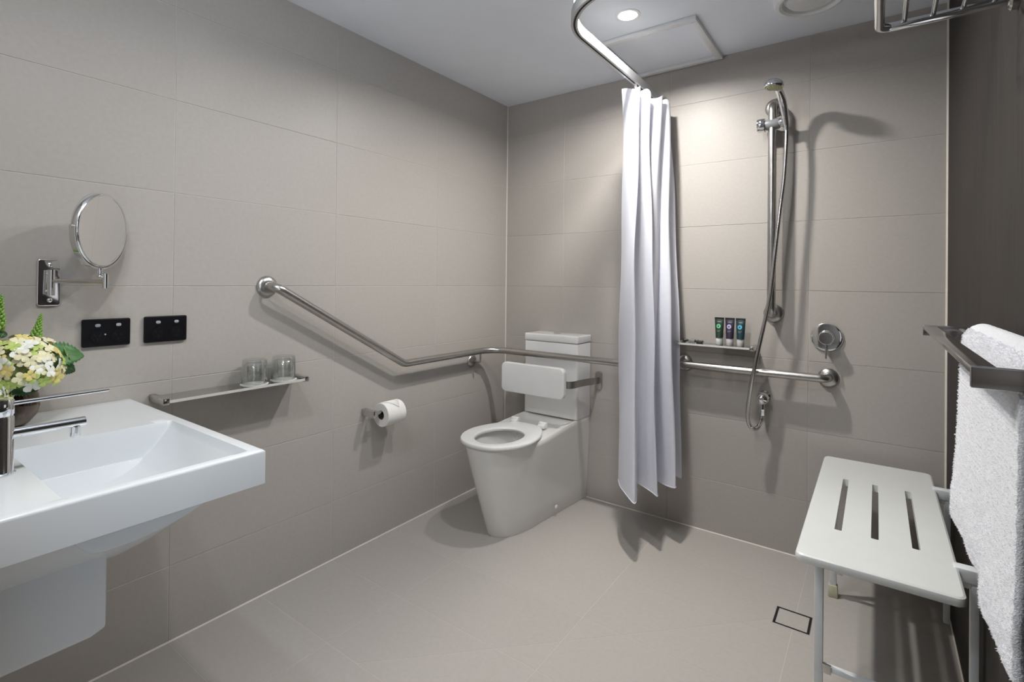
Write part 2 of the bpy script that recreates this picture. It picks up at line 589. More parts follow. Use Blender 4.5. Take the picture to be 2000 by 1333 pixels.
vx, vy = 1.69, -0.345
t = thing('exhaust_vent', 'round white ceiling exhaust vent above the hand shower', 'vent', (vx, vy, ZC))
to_obj('ring', lathe_bm([(0.128, 0.0), (0.127, -0.008), (0.120, -0.018), (0.108, -0.021), (0.098, -0.016), (0.092, 0.0)], (vx, vy, ZC), (0, 0, 1), 56), WHITEP, t)
to_obj('disc', lathe_bm([(0.0, -0.018), (0.05, -0.018), (0.078, -0.016), (0.084, -0.010), (0.080, -0.004), (0.03, 0.0)], (vx, vy, ZC), (0, 0, 1), 56), WHITEP, t)

# ------------------------------------------------------------------ curtain track and curtain
TZ = 2.125
t = thing('curtain_track', 'curved aluminium curtain track hung below the ceiling', 'track', (0.99, -0.5, TZ))
path = fillet([(0.995, -0.001, TZ + 0.019), (0.995, -1.125, TZ + 0.019), (RW - 0.001, -1.125, TZ + 0.019)], 0.24, 20)
prof_pts = [(-0.012, -0.019), (-0.004, -0.019), (-0.004, -0.012), (0.004, -0.012), (0.004, -0.019), (0.012, -0.019), (0.012, 0.019), (-0.012, 0.019)]
bm = bmesh.new()
rings = []
for i, p in enumerate(path):
    a, b = path[max(i - 1, 0)], path[min(i + 1, len(path) - 1)]
    d = (b - a).normalized()
    s = d.cross(Vector((0, 0, 1))).normalized()
    rings.append([bm.verts.new(p + s * u + Vector((0, 0, v))) for u, v in prof_pts])
for a, b in zip(rings, rings[1:]):
    for k in range(8):
        bm.faces.new((a[k], a[(k + 1) % 8], b[(k + 1) % 8], b[k]))
bm.faces.new(rings[0]); bm.faces.new(rings[-1][::-1])
to_obj('rail', bm, mat('track_aluminium', (0.52, 0.53, 0.54), 0.34, 0.85, var=0.02), t)
bm = bmesh.new()
rings = []
for i, p in enumerate(path):
    a, b = path[max(i - 1, 0)], path[min(i + 1, len(path) - 1)]
    d = (b - a).normalized()
    sd = d.cross(Vector((0, 0, 1))).normalized()
    rings.append([bm.verts.new(p + sd * u + Vector((0, 0, v))) for u, v in ((-0.0040, -0.0186), (0.0040, -0.0186), (0.0040, -0.0125), (-0.0040, -0.0125))])
for a, b in zip(rings, rings[1:]):
    for k in range(4):
        bm.faces.new((a[k], a[(k + 1) % 4], b[(k + 1) % 4], b[k]))
bm.faces.new(rings[0]); bm.faces.new(rings[-1][::-1])
to_obj('slot', bm, BLACKH, t)
for i, p in enumerate(((1.055, -1.05), (1.75, -1.125))):
    to_obj('dropper', tube_bm([(p[0], p[1], TZ + 0.036), (p[0], p[1], ZC)], 0.006, 10), POWDER, t)
to_obj('end_bracket', box_bm(0.975, 1.015, -0.012, 0.0, TZ - 0.004, TZ + 0.045, 0.002), DCHROME, t)

# curtain: a bunched sheet swept as a folded line that opens towards the hem
cu = thing('shower_curtain', 'white fabric shower curtain bunched together against the back wall', 'curtain', (1.0, -0.28, 0.2))
top = [(0.930, -0.37), (0.995, -0.400), (1.010, -0.36), (0.950, -0.315), (1.025, -0.315), (1.038, -0.275), (0.970, -0.225), (1.045, -0.225), (1.055, -0.185), (0.985, -0.14), (1.055, -0.125), (1.060, -0.085), (1.0, -0.05), (1.045, -0.035)]
bot = [(0.880, -0.30), (0.940, -0.405), (1.030, -0.485), (1.000, -0.37), (0.965, -0.285), (1.050, -0.325), (1.090, -0.345), (1.035, -0.225), (1.000, -0.17), (1.090, -0.235), (1.130, -0.24), (1.060, -0.125), (1.030, -0.08), (1.125, -0.115)]
NS = 9
ZT, NZ = TZ - 0.012, 64
hem = lambda f: 0.262 - 0.020 * math.exp(-((f - 0.16) / 0.05) ** 2) + 0.012 * math.sin(f * 9)
tp = smooth_path([(x, y, 0) for x, y in top], NS)
bt = smooth_path([(x, y, 0) for x, y in bot], NS)
bm = bmesh.new()
rows = []
for j in range(NZ + 1):
    s = j / NZ
    k = s ** 0.75
    row = []
    for i in range(len(tp)):
        f = i / (len(tp) - 1)
        zt = ZT - 0.022 * (0.5 - 0.5 * math.cos(f * 13 * math.pi))
        z = zt + (hem(f) - zt) * s
        p = tp[i].lerp(bt[i] + Vector((0.022, 0, 0)), k)
        wob = 0.007 * math.sin(6 * s + f * 11) + 0.004 * math.sin(17 * s + f * 23)
        row.append(bm.verts.new((p.x + wob * (1 - 0.5 * s), p.y + 0.005 * math.sin(9 * s + f * 7), z)))
    rows.append(row)
for a, b in zip(rows, rows[1:]):
    for i in range(len(a) - 1):
        bm.faces.new((a[i], a[i + 1], b[i + 1], b[i]))
co = to_obj('cloth', bm, CLOTH, cu, angle=180)
bm = bmesh.new()
hl = [Vector((p.co.x, p.co.y, p.co.z + 0.003)) for p in co.data.vertices[-len(tp):]]
tube_bm([v for v in hl], 0.0022, 5, bm=bm)
to_obj('hem', bm, CLOTH, cu, angle=180)
for i in range(0, len(top), 2):
    x = 0.995
    y = top[i][1]
    to_obj('glide', box_bm(x - 0.003, x + 0.003, y - 0.004, y + 0.004, TZ - 0.018, TZ + 0.006, 0.001, 1), PLAST, cu)

# ------------------------------------------------------------------ grab rails
def flange(parent, c, nrm, r=0.041):
    bm = lathe_bm([(r, 0.0), (r, 0.003), (r * 0.93, 0.008), (r * 0.78, 0.013), (r * 0.5, 0.0165), (0.0, 0.0165)], c, nrm, 40)
    return to_obj('flange', bm, STEEL, parent)
RZ = 0.811
t = thing('grab_rail', 'long brushed steel grab rail bent down and around the corner behind the toilet', 'grab rail', (0.05, -0.9, RZ))
pth = fillet([(0.0, -1.5497, 1.1803), (0.066, -1.5497, 1.1803), (0.066, -0.905, RZ), (0.066, -0.225, RZ), (0.96, -0.225, RZ), (0.96, 0.0, RZ)],
             [0.05, 0.07, 0.11, 0.06], 12)
to_obj('rail', tube_bm(pth, 0.0175, 20), STEEL, t, angle=60)
flange(t, (0, -1.5497, 1.1803), (1, 0, 0))
flange(t, (0, -0.3287, 0.7480), (1, 0, 0), 0.038)
flange(t, (0.96, 0, RZ), (0, -1, 0))
to_obj('support_rod', tube_bm(fillet([(0.0, -0.3287, 0.7480), (0.066, -0.3287, 0.7480), (0.066, -0.3287, RZ - 0.008)], 0.01, 6), 0.0055, 12), STEEL, t)
t = thing('grab_rail', 'short straight brushed steel grab rail below the shower shelf', 'grab rail', (1.43, 0, 0.812))
pth = fillet([(1.1187, 0, 0.812), (1.1187, -0.066, 0.812), (1.7342, -0.066, 0.812), (1.7342, 0, 0.812)], 0.045, 10)
to_obj('rail', tube_bm(pth, 0.0175, 20), STEEL, t, angle=60)
flange(t, (1.1187, 0, 0.812), (0, -1, 0))
flange(t, (1.7342, 0, 0.808), (0, -1, 0))

# ------------------------------------------------------------------ shower
t = thing('shower_rail', 'vertical brushed steel shower rail with a grey sliding clamp', 'shower rail', (1.5195, 0, 1.077))
pth = fillet([(1.5195, 0, 1.077), (1.5195, -0.07, 1.077), (1.5195, -0.07, 2.018), (1.5195, 0, 2.018)], 0.045, 10)
to_obj('rail', tube_bm(pth, 0.0175, 20), STEEL, t, angle=60)
flange(t, (1.5195, 0, 1.077), (0, -1, 0), 0.042)
flange(t, (1.5195, 0, 2.018), (0, -1, 0), 0.042)
SZ = 1.925
cl = to_obj('clamp', lathe_bm([(0.0, -0.03), (0.021, -0.03), (0.0240, -0.024), (0.0240, 0.024), (0.021, 0.03), (0.0, 0.03)], (1.5195, -0.07, SZ), (1, 0, 0), 28), GREYP, t)
bm = bmesh.new()
kp = []
for k in range(36):
    rr = 0.0310 if k % 6 < 4 else 0.0272
    kp.append((rr * math.cos(2 * math.pi * k / 36), rr * math.sin(2 * math.pi * k / 36)))
bm = prism_bm(kp, 0, 0.031, 0.003, 2)
frame_obj(bm, (1.4895, -0.07, SZ), (0, 1, 0), (0, 0, 1), (-1, 0, 0))
to_obj('knob', bm, CHROME, t)
to_obj('cradle', lathe_bm([(0.0, 0.0), (0.017, 0.0), (0.019, 0.004), (0.019, 0.030), (0.015, 0.036), (0.0, 0.036)], (1.5495, -0.076, SZ), (1, -0.15, 0.06), 28), CHROME, t)

# hand shower held by the clamp
hb = Vector((1.576, -0.085, 1.905))
t = thing('hand_shower', 'chrome hand shower with a round spray face on the vertical rail', 'hand shower', hb)
hp = smooth_path([hb, (1.572, -0.098, 1.950), (1.566, -0.125, 2.005), (1.557, -0.170, 2.040), (1.551, -0.205, 2.050)], 7)
rad = [0.0120 + 0.0035 * math.sin(math.pi * min(1, i / (len(hp) - 1) * 0.9)) for i in range(len(hp))]
to_obj('handle', tube_bm(hp, rad, 18), CHROME, t, angle=80)
hc = Vector((1.548, -0.232, 2.040))
hn = Vector((-0.13, -0.04, -0.98)).normalized()
to_obj('head', lathe_bm([(0.0, -0.027), (0.012, -0.0265), (0.025, -0.021), (0.034, -0.011), (0.0375, 0.0), (0.0375, 0.006), (0.035, 0.009), (0.0, 0.009)], hc, hn, 40), CHROME, t, angle=50)
fp = to_obj('spray_face', lathe_bm([(0.0, 0.0112), (0.020, 0.0112), (0.0335, 0.0098), (0.034, 0.006)], hc, hn, 40), YELLOW, t)
hu = hn.cross(Vector((1, 0, 0))).normalized()
hv = hn.cross(hu)
bm = bmesh.new()
for ring, cnt in ((0.0, 1), (0.009, 6), (0.018, 12), (0.027, 18)):
    for k in range(cnt):
        a = 2 * math.pi * k / cnt
        lathe_bm([(0.0016, 0.010), (0.0012, 0.0135), (0.0, 0.0137)], hc + hu * ring * math.cos(a) + hv * ring * math.sin(a), hn, 6, bm=bm)
to_obj('nozzles', bm, mat('nozzle_pale', (0.55, 0.56, 0.40), 0.6, var=0.1), fp)
fp.children[0]['kind'] = 'stuff'

# hose and its wall elbow
t = thing('shower_hose', 'long metal shower hose looping from the hand shower down to the wall elbow', 'hose', (1.45, -0.09, 0.57))
hz = [(1.576, -0.086, 1.905), (1.5775, -0.088, 1.86), (1.5757, -0.092, 1.78), (1.569, -0.095, 1.66), (1.5545, -0.100, 1.52), (1.540, -0.104, 1.36), (1.5245, -0.108, 1.19), (1.503, -0.108, 1.06), (1.484, -0.108, 0.96), (1.463, -0.108, 0.85),
      (1.447, -0.106, 0.76), (1.434, -0.100, 0.665), (1.4315, -0.094, 0.605), (1.440, -0.088, 0.568), (1.458, -0.080, 0.556), (1.474, -0.072, 0.572), (1.4815, -0.065, 0.598), (1.4835, -0.060, 0.618)]
hp = smooth_path(hz, 24)
rad = [0.0084 + 0.0005 * (1 if i % 2 else -1) for i in range(len(hp))]
to_obj('hose', tube_bm(hp, rad, 12), DCHROME, t, angle=80)
to_obj('nut', tube_bm([hp[-1], hp[-1] + Vector((0.0005, -0.0005, 0.028))], [0.0118, 0.0118], 6), CHROME, t, smooth=False)
to_obj('nut', tube_bm([hp[0] + Vector((0.001, 0, -0.022)), hp[0]], [0.0100, 0.0115], 16), CHROME, t)
e = thing('wall_elbow', 'small chrome ball elbow on the wall feeding the shower hose', 'elbow', (1.4835, 0, 0.698))
to_obj('plate', lathe_bm([(0.026, 0), (0.026, 0.006), (0.022, 0.010), (0.012, 0.011), (0.012, 0.04)], (1.4835, 0, 0.694), (0, -1, 0), 32), CHROME, e)
to_obj('ball', lathe_bm([(0.0, -0.0285)] + [(0.0285 * math.cos(a), 0.0285 * math.sin(a)) for a in [math.radians(-75 + 15 * k) for k in range(11)]] + [(0.0, 0.0285)], (1.4835, -0.052, 0.692), (0, 0, 1), 32), CHROME, e)
to_obj('stem', tube_bm([(1.4835, -0.056, 0.675), (1.4838, -0.060, 0.640)], 0.0105, 18), CHROME, e)

# mixer
mx = (1.7275, 0, 0.983)
t = thing('shower_mixer', 'round chrome shower mixer with a thin lever pointing down', 'mixer', mx)
to_obj('plate', lathe_bm([(0.061, 0.0), (0.061, 0.005), (0.058, 0.009), (0.050, 0.0105), (0.0, 0.0108)], mx, (0, -1, 0), 48), CHROME, t)
to_obj('body', lathe_bm([(0.031, 0.009), (0.031, 0.030), (0.0295, 0.033), (0.0275, 0.035), (0.0275, 0.054), (0.025, 0.058), (0.0, 0.059)], mx, (0, -1, 0), 40), CHROME, t)
to_obj('lever', tube_bm([(mx[0], -0.046, mx[2] - 0.020), (mx[0], -0.051, mx[2] - 0.088)], 0.0033, 12), DCHROME, t)

# ------------------------------------------------------------------ shelves
EDGE = mat('bright_edge', (0.74, 0.74, 0.72), 0.45, 0.35, var=0.03, scale=60)
def shelf(name, label, along, x0, x1, z, depth, wall):
    """glass shelf with two square brackets; along = 'x' on the back wall, 'y' on the left wall"""
    def pt(bm):
        if along == 'x':
            return remap(bm, lambda a, d, zz: (a, -d, zz))
        return remap(bm, lambda a, d, zz: (d, a, zz))
    c = ((x0 + x1) / 2, 0, z) if along == 'x' else (0, (x0 + x1) / 2, z)
    t = thing(name, label, 'shelf', c, 'wall shelves')
    to_obj('glass', pt(box_bm(x0 + 0.004, x1 - 0.004, 0.002, depth - 0.002, z - 0.004, z + 0.003, 0.001, 1)), SHELFG, t)
    to_obj('front_edge', pt(box_bm(x0 + 0.018, x1 - 0.018, depth - 0.0025, depth + 0.0005, z - 0.005, z + 0.0035)), EDGE, t)
    for a in (x0, x1 - 0.018):
        to_obj('bracket', pt(box_bm(a, a + 0.018, 0.0, depth, z - 0.010, z + 0.010, 0.0015)), DCHROME, t)
    return t
shelf('wall_shelf', 'slim glass and chrome shelf holding two tumblers beside the basin', 'y', -1.935, -1.437, 0.823, 0.113, 0)
shelf('wall_shelf', 'slim glass and chrome shelf holding toiletry tubes in the shower', 'x', 1.098, 1.456, 0.918, 0.105, 0)

# tumblers upside down on paper mats
for k, (yy, lab, lab2) in enumerate(((-1.625, 'upside-down clear tumbler nearer the basin on the wall shelf', 'round white paper mat under the tumbler nearer the basin'),
                                     (-1.513, 'upside-down clear tumbler at the far end of the wall shelf', 'round white paper mat under the tumbler at the shelf far end'))):
    zz = 0.8262
    xx = 0.062
    d = to_obj('paper_mat', lathe_bm([(0.0, 0.0), (0.047, 0.0), (0.047, 0.0012), (0.0, 0.0012)], (xx, yy, zz), (0, 0, 1), 40), PAPER)
    tag(d, lab2, 'paper mat', 'paper mats under the tumblers')
    gl = to_obj('tumbler', lathe_bm([(0.0425, 0.0), (0.0435, 0.001), (0.0435, 0.03), (0.0420, 0.070), (0.0400, 0.086), (0.0385, 0.088), (0.0, 0.088),
                                      ][:6] + [(0.036, 0.0885), (0.030, 0.0865), (0.0, 0.0855), (0.0, 0.075), (0.030, 0.0755), (0.0385, 0.070), (0.0405, 0.03), (0.0412, 0.001), (0.0425, 0.0)], (xx, yy, zz + 0.0014), (0, 0, 1), 44), GLASS, angle=60)
    tag(gl, lab, 'glass', 'tumblers on the wall shelf')

# toiletry tubes
def tube_item(x, y, z, cap_m, body_m, dot_m, label):
    t = thing('toiletry_tube', label, 'tube', (x, y, z), 'toiletry tubes on the shower shelf')
    to_obj('cap', lathe_bm([(0.0, 0.0), (0.0145, 0.0), (0.0155, 0.002), (0.0160, 0.030), (0.0150, 0.034), (0.0, 0.034)], (x, y, z), (0, 0, 1), 28), cap_m, t)
    bm = bmesh.new()
    rings = []
    N = 28
    for j in range(13):
        s = j / 12
        hw = 0.0165 + 0.0045 * s
        hd = 0.0165 * (1 - s) ** 0.8 + 0.0012
        zz = z + 0.034 + 0.088 * s
        rings.append([bm.verts.new((x + hw * math.cos(2 * math.pi * k / N), y + hd * math.sin(2 * math.pi * k / N), zz)) for k in range(N)])
    for a, b in zip(rings, rings[1:]):
        for k in range(N):
            bm.faces.new((a[k], a[(k + 1) % N], b[(k + 1) % N], b[k]))
    bm.faces.new(rings[0][::-1]); bm.faces.new(rings[-1])
    body = to_obj('tube_body', bm, body_m, t, angle=60)
    to_obj('crimp', box_bm(x - 0.0212, x + 0.0212, y - 0.0016, y + 0.0016, z + 0.119, z + 0.130, 0.0005, 1), TUBEK, t)
    # printed round emblem and two print lines, laid just above the front of the tube
    def front(xx, zz):
        s = min(1, max(0, (zz - z - 0.034) / 0.088))
        hw = 0.0165 + 0.0045 * s
        hd = 0.0165 * (1 - s) ** 0.8 + 0.0012
        return y - hd * math.sqrt(max(0.05, 1 - ((xx - x) / hw) ** 2)) - 0.0004
    def patch(nm, pts, m):
        bm = bmesh.new()
        c = bm.verts.new((x, front(x, sum(p[1] for p in pts) / len(pts)), sum(p[1] for p in pts) / len(pts)))
        vs = [bm.verts.new((p[0], front(p[0], p[1]), p[1])) for p in pts]
        for i in range(len(vs)):
            bm.faces.new((c, vs[i], vs[(i + 1) % len(vs)]))
        to_obj(nm, bm, m, body)
    patch('emblem', [(x - 0.002 + 0.0098 * math.cos(2 * math.pi * k / 24), z + 0.089 + 0.0098 * math.sin(2 * math.pi * k / 24)) for k in range(24)], dot_m)
    patch('emblem_mark', [(x - 0.002 + 0.0028 * math.cos(2 * math.pi * k / 10), z + 0.0885 + 0.0045 * math.sin(2 * math.pi * k / 10)) for k in range(10)], body_m)
    patch('print_line', [(x - 0.008, z + 0.1085), (x + 0.009, z + 0.1085), (x + 0.009, z + 0.1110), (x - 0.008, z + 0.1110)], TUBET)
    patch('print_line', [(x - 0.008, z + 0.0680), (x + 0.007, z + 0.0680), (x + 0.007, z + 0.0695), (x - 0.008, z + 0.0695)], TUBET)
    patch('print_line', [(x - 0.008, z + 0.0640), (x + 0.003, z + 0.0640), (x + 0.003, z + 0.0652), (x - 0.008, z + 0.0652)], TUBET)
TUBEK = mat('tube_black', (0.020, 0.019, 0.021), 0.4, var=0.05)
TUBET = mat('tube_print', (0.36, 0.34, 0.34), 0.5, var=0.03)
CAPW = mat('frosted_cap', (0.68, 0.70, 0.69), 0.35, var=0.02)
CAPP = mat('frosted_cap_pale', (0.60, 0.58, 0.57), 0.35, var=0.02)
tz = 0.9212
tube_item(1.300, -0.066, tz, CAPW, mat('tube_green', (0.020, 0.045, 0.028), 0.4, var=0.1), mat('dot_green', (0.16, 0.52, 0.27), 0.4), 'dark toiletry tube with a green round emblem')
tube_item(1.3465, -0.066, tz, CAPP, mat('tube_purple', (0.032, 0.025, 0.045), 0.4, var=0.1), mat('dot_lilac', (0.50, 0.42, 0.70), 0.4), 'dark toiletry tube with a lilac round emblem')
tube_item(1.3930, -0.066, tz, CAPP, mat('tube_teal', (0.014, 0.042, 0.052), 0.4, var=0.1), mat('dot_blue', (0.08, 0.42, 0.60), 0.4), 'dark toiletry tube with a blue round emblem')
t = thing('toiletry_item', 'small dark slim item lying on the shower shelf left of the tubes', 'toiletry', (1.2, -0.07, tz))
DK = mat('dark_gloss', (0.03, 0.03, 0.028), 0.3, var=0.2, scale=90)
to_obj('item_body', tube_bm(smooth_path([(1.135, -0.072, tz + 0.009), (1.155, -0.072, tz + 0.012), (1.185, -0.070, tz + 0.011), (1.205, -0.068, tz + 0.009)], 5), [0.007 + 0.002 * math.sin(i * 0.9) for i in range(16)], 10), DK, t)
to_obj('end_piece', box_bm(1.198, 1.226, -0.088, -0.052, tz, tz + 0.014, 0.004), DK, t)
to_obj('middle_piece', box_bm(1.160, 1.190, -0.080, -0.063, tz + 0.002, tz + 0.019, 0.003), GREYP, t)

# ------------------------------------------------------------------ toilet
TX = 0.4275
tl = thing('toilet', 'white floor-standing toilet with an open seat in the corner', 'toilet', (TX, -0.4, 0))
def side_at(tab, y):
    for (ya, wa), (yb, wb_) in zip(tab, tab[1:]):
        if yb <= y <= ya:
            s = (ya - y) / (ya - yb)
            return wa + (wb_ - wa) * s
    return 0
def outline(back, front, hw, hw_b, n=26, flat=0.34):
    """half outline from the back to the front nose, D shaped"""
    pts = []
    ym = front + (back - front) * flat      # where the nose begins
    for k in range(6):
        s = k / 6
        pts.append((hw_b + (hw - hw_b) * s, back + (ym - back) * s))
    for k in range(n + 1):
        a = math.pi / 2 * k / n
        pts.append((hw * math.cos(a) ** 0.85 if k < n else 0.0, ym + (front - ym) * math.sin(a)))
    return pts
def loop(half):
    r = [(TX + x, y) for x, y in half]
    l = [(TX - x, y) for x, y in half[:-1]][::-1]
    return r + l
levels = []
for z, front, hw, hwb, fl in ((0.0, -0.668, 0.108, 0.148, 0.36), (0.004, -0.670, 0.110, 0.150, 0.36), (0.10, -0.700, 0.126, 0.154, 0.37), (0.22, -0.738, 0.145, 0.159, 0.38),
                              (0.34, -0.775, 0.164, 0.164, 0.40), (0.425, -0.800, 0.177, 0.1675, 0.42), (0.440, -0.803, 0.178, 0.168, 0.42), (0.448, -0.798, 0.173, 0.165, 0.42)):
    levels.append((z, loop(outline(-0.002, front, hw, hwb, 26, fl))))
bm = bmesh.new()
rings = [[bm.verts.new((x, y, z + (0.017 * max(0, min(1, (y + 0.50) / 0.30)) if z > 0.4 else 0))) for x, y in lp] for z, lp in levels]
# rim, then down into the bowl
n = len(rings[0])
for hx, hy, z, cy in ((0.128, 0.190, 0.448, -0.59), (0.118, 0.178, 0.425, -0.59), (0.105, 0.15, 0.34, -0.575), (0.07, 0.09, 0.25, -0.55), (0.03, 0.04, 0.22, -0.53)):
    ring = []
    for k in range(n):
        x, y = levels[-1][1][k]
        a = math.atan2(y + 0.56, (x - TX))
        ring.append(bm.verts.new((TX + hx * math.cos(a), cy + hy * math.sin(a), z)))
    rings.append(ring)
for a, b in zip(rings, rings[1:]):
    for k in range(n):
        bm.faces.new((a[k], a[(k + 1) % n], b[(k + 1) % n], b[k]))
bm.faces.new(rings[0][::-1]); bm.faces.new(rings[-1])
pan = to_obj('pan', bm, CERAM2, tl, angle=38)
to_obj('water', lathe_bm([(0.0, 0.0), (0.055, 0.0)], (TX, -0.54, 0.262), (0, 0, 1), 24), mat('water', (0.8, 0.84, 0.85), 0.02, var=0.0, trans=0.9, ior=1.33), pan)
to_obj('bolt_cap', lathe_bm([(0.010, 0.0), (0.010, 0.004), (0.006, 0.006), (0.0, 0.0064)], (TX + 0.1385, -0.315, 0.052), (1, -0.08, -0.05), 20), PLAST, pan)
bm = remap(prism_bm(round_rect(0.2565, 0.5995, -0.163, -0.001, 0.012), 0.467, 0.874, 0.003, 2), lambda x, y, z: (x, y, z))
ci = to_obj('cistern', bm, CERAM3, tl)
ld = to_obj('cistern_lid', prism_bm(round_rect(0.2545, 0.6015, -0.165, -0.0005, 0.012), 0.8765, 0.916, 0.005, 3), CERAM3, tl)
bm = lathe_bm([(0.0, 0.004), (0.020, 0.004), (0.0215, 0.002), (0.0215, 0.0)], (TX, -0.085, 0.916), (0, 0, 1), 32)
to_obj('flush_button', bm, CHROME, tl)
# seat ring
bm = bmesh.new()
N = 72
def seat_out(a, s=1.0):
    # egg outline about (TX,-0.60)
    c, sn = math.cos(a), math.sin(a)
    if sn < 0:
        return (TX + 0.183 * math.copysign(abs(c) ** 0.92, c), -0.600 + 0.215 * math.copysign(abs(sn) ** 0.95, sn))
    return (TX + 0.183 * math.copysign(abs(c) ** 0.62, c) * (1 - 0.26 * sn ** 1.3), -0.600 + 0.238 * sn ** 0.95)
def seat_in(a):
    return (TX + 0.108 * math.cos(a), -0.618 + 0.138 * math.sin(a))
prof = []
zb, zt = 0.4515, 0.4700
rings = []
for k in range(N):
    a = 2 * math.pi * k / N
    xo, yo = seat_out(a)
    xi, yi = seat_in(a)
    dx, dy = xi - xo, yi - yo
    P = lambda s, z: bm.verts.new((xo + dx * s, yo + dy * s, z))
    rings.append([P(0.06, zb), P(0.0, zb + 0.005), P(0.0, zt - 0.006), P(0.04, zt - 0.001), P(0.12, zt), P(0.85, zt - 0.002), P(0.97, zt - 0.005), P(1.0, zt - 0.010), P(0.97, zb)])
for k in range(N):
    a, b = rings[k], rings[(k + 1) % N]
    for i in range(9):
        bm.faces.new((a[i], a[(i + 1) % 9], b[(i + 1) % 9], b[i]))
se = to_obj('seat', bm, PLAST, tl, angle=50)
for sx in (-0.086, 0.086):
    to_obj('hinge', box_bm(TX + sx - 0.020, TX + sx + 0.020, -0.390, -0.352, 0.460, 0.4800, 0.006, 3), PLAST, se)
    to_obj('hinge_knob', lathe_bm([(0.0, -0.022), (0.010, -0.022), (0.012, -0.019), (0.012, 0.019), (0.010, 0.022), (0.0, 0.022)], (TX + sx, -0.366, 0.479), (1, 0, 0), 20), PLAST, se)

# backrest
BY = -0.335
t = thing('padded_back_support', 'white padded toilet backrest on curved steel arms', 'backrest', (TX, BY, 0.69))
bm = prism_bm(round_rect(TX - 0.196, TX + 0.196, 0.612, 0.771, 0.028, 7), -0.016, 0.016, 0.006, 3)
remap(bm, lambda x, z, d: (x, BY + d - 0.018 * 0 + 0.012 * ((x - TX) / 0.196) ** 2 * 0, z))
to_obj('pad', bm, PLAST, t)
to_obj('back_bar', box_bm(TX - 0.19, TX + 0.19, BY + 0.016, BY + 0.022, 0.668, 0.708, 0.001, 1), STEEL, t)
for s in (-1, 1):
    X0 = TX + s * 0.222
    pts = smooth_path([(TX + s * 0.17, BY + 0.020, 0), (TX + s * 0.196, BY + 0.022, 0), (TX + s * 0.210, BY + 0.06, 0), (TX + s * 0.208, BY + 0.13, 0), (TX + s * 0.212, BY + 0.21, 0), (X0, BY + 0.27, 0), (X0, 0.0, 0)], 6)
    bm = bmesh.new()
    rings = []
    fr = frames(pts)
    for i, p in enumerate(pts):
        tt = fr[i][0]
        nn = Vector((tt.y, -tt.x, 0)) * 0.0025
        zc = 0.688 - 0.022 * (i / (len(pts) - 1))
        rings.append([bm.verts.new((p.x + nn.x * q, p.y + nn.y * q, zc + h * 0.0185)) for q, h in ((-1, -1), (1, -1), (1, 1), (-1, 1))])
    for a, b in zip(rings, rings[1:]):
        for k in range(4):
            bm.faces.new((a[k], a[(k + 1) % 4], b[(k + 1) % 4], b[k]))
    bm.faces.new(rings[0]); bm.faces.new(rings[-1][::-1])
    ar = to_obj('arm', bm, STEEL, t)
    bm = prism_bm(round_rect(-0.020, 0.020, -0.052, 0.052, 0.0195, 8), 0, 0.008, 0.002, 2)
    frame_obj(bm, (X0, 0, 0.666), (1, 0, 0), (0, 0, 1), (0, -1, 0))
    to_obj('wall_plate', bm, STEEL, ar)

# ------------------------------------------------------------------ toilet roll
t = thing('toilet_roll_holder', 'square chrome toilet roll holder on the left wall', 'roll holder', (0, -1.075, 0.606))
to_obj('arm', box_bm(0.0, 0.086, -1.100, -1.076, 0.592, 0.622, 0.002), DCHROME, t)
to_obj('spindle', tube_bm([(0.074, -1.078, 0.607), (0.074, -0.925, 0.607)], 0.0085, 16), DCHROME, t)
rl = thing('toilet_roll', 'white toilet roll with a folded point on the holder', 'toilet roll', (0.074, -0.985, 0.598))
cx, cz, ya, yb, R0 = 0.074, 0.5955, -1.050, -0.944, 0.054
to_obj('paper', lathe_bm([(0.021, ya), (R0 - 0.002, ya), (R0, ya + 0.002), (R0, yb - 0.002), (R0 - 0.002, yb), (0.021, yb), (0.021, ya)], (cx, 0, cz), (0, 1, 0), 56), PAPER, rl)
to_obj('core', lathe_bm([(0.0208, ya + 0.001), (0.0208, yb - 0.001), (0.0198, yb - 0.001), (0.0198, ya + 0.001), (0.0208, ya + 0.001)], (cx, 0, cz), (0, 1, 0), 36), CARD, rl)
bm = bmesh.new()
def rp(a, y, lift=0.0):
    a = math.radians(a)
    return (cx + (R0 + lift) * math.cos(a), y, cz + (R0 + lift) * math.sin(a))
nseg = 10
prev = None
for k in range(nseg + 1):
    s = k / nseg
    ang = 108 - 74 * s
    w = 0.053 * (1 - s) + 0.0006
    yc = (ya + yb) / 2 + 0.012 * s
    cur = (bm.verts.new(rp(ang, yc - w, 0.0012 + 0.003 * s)), bm.verts.new(rp(ang, yc + w, 0.0012 + 0.003 * s)))
    if prev:
        bm.faces.new((prev[0], prev[1], cur[1], cur[0]))
    prev = cur
fo = to_obj('folded_end', bm, PAPER, rl)
fo.modifiers.new('thick', 'SOLIDIFY').thickness = 0.0012

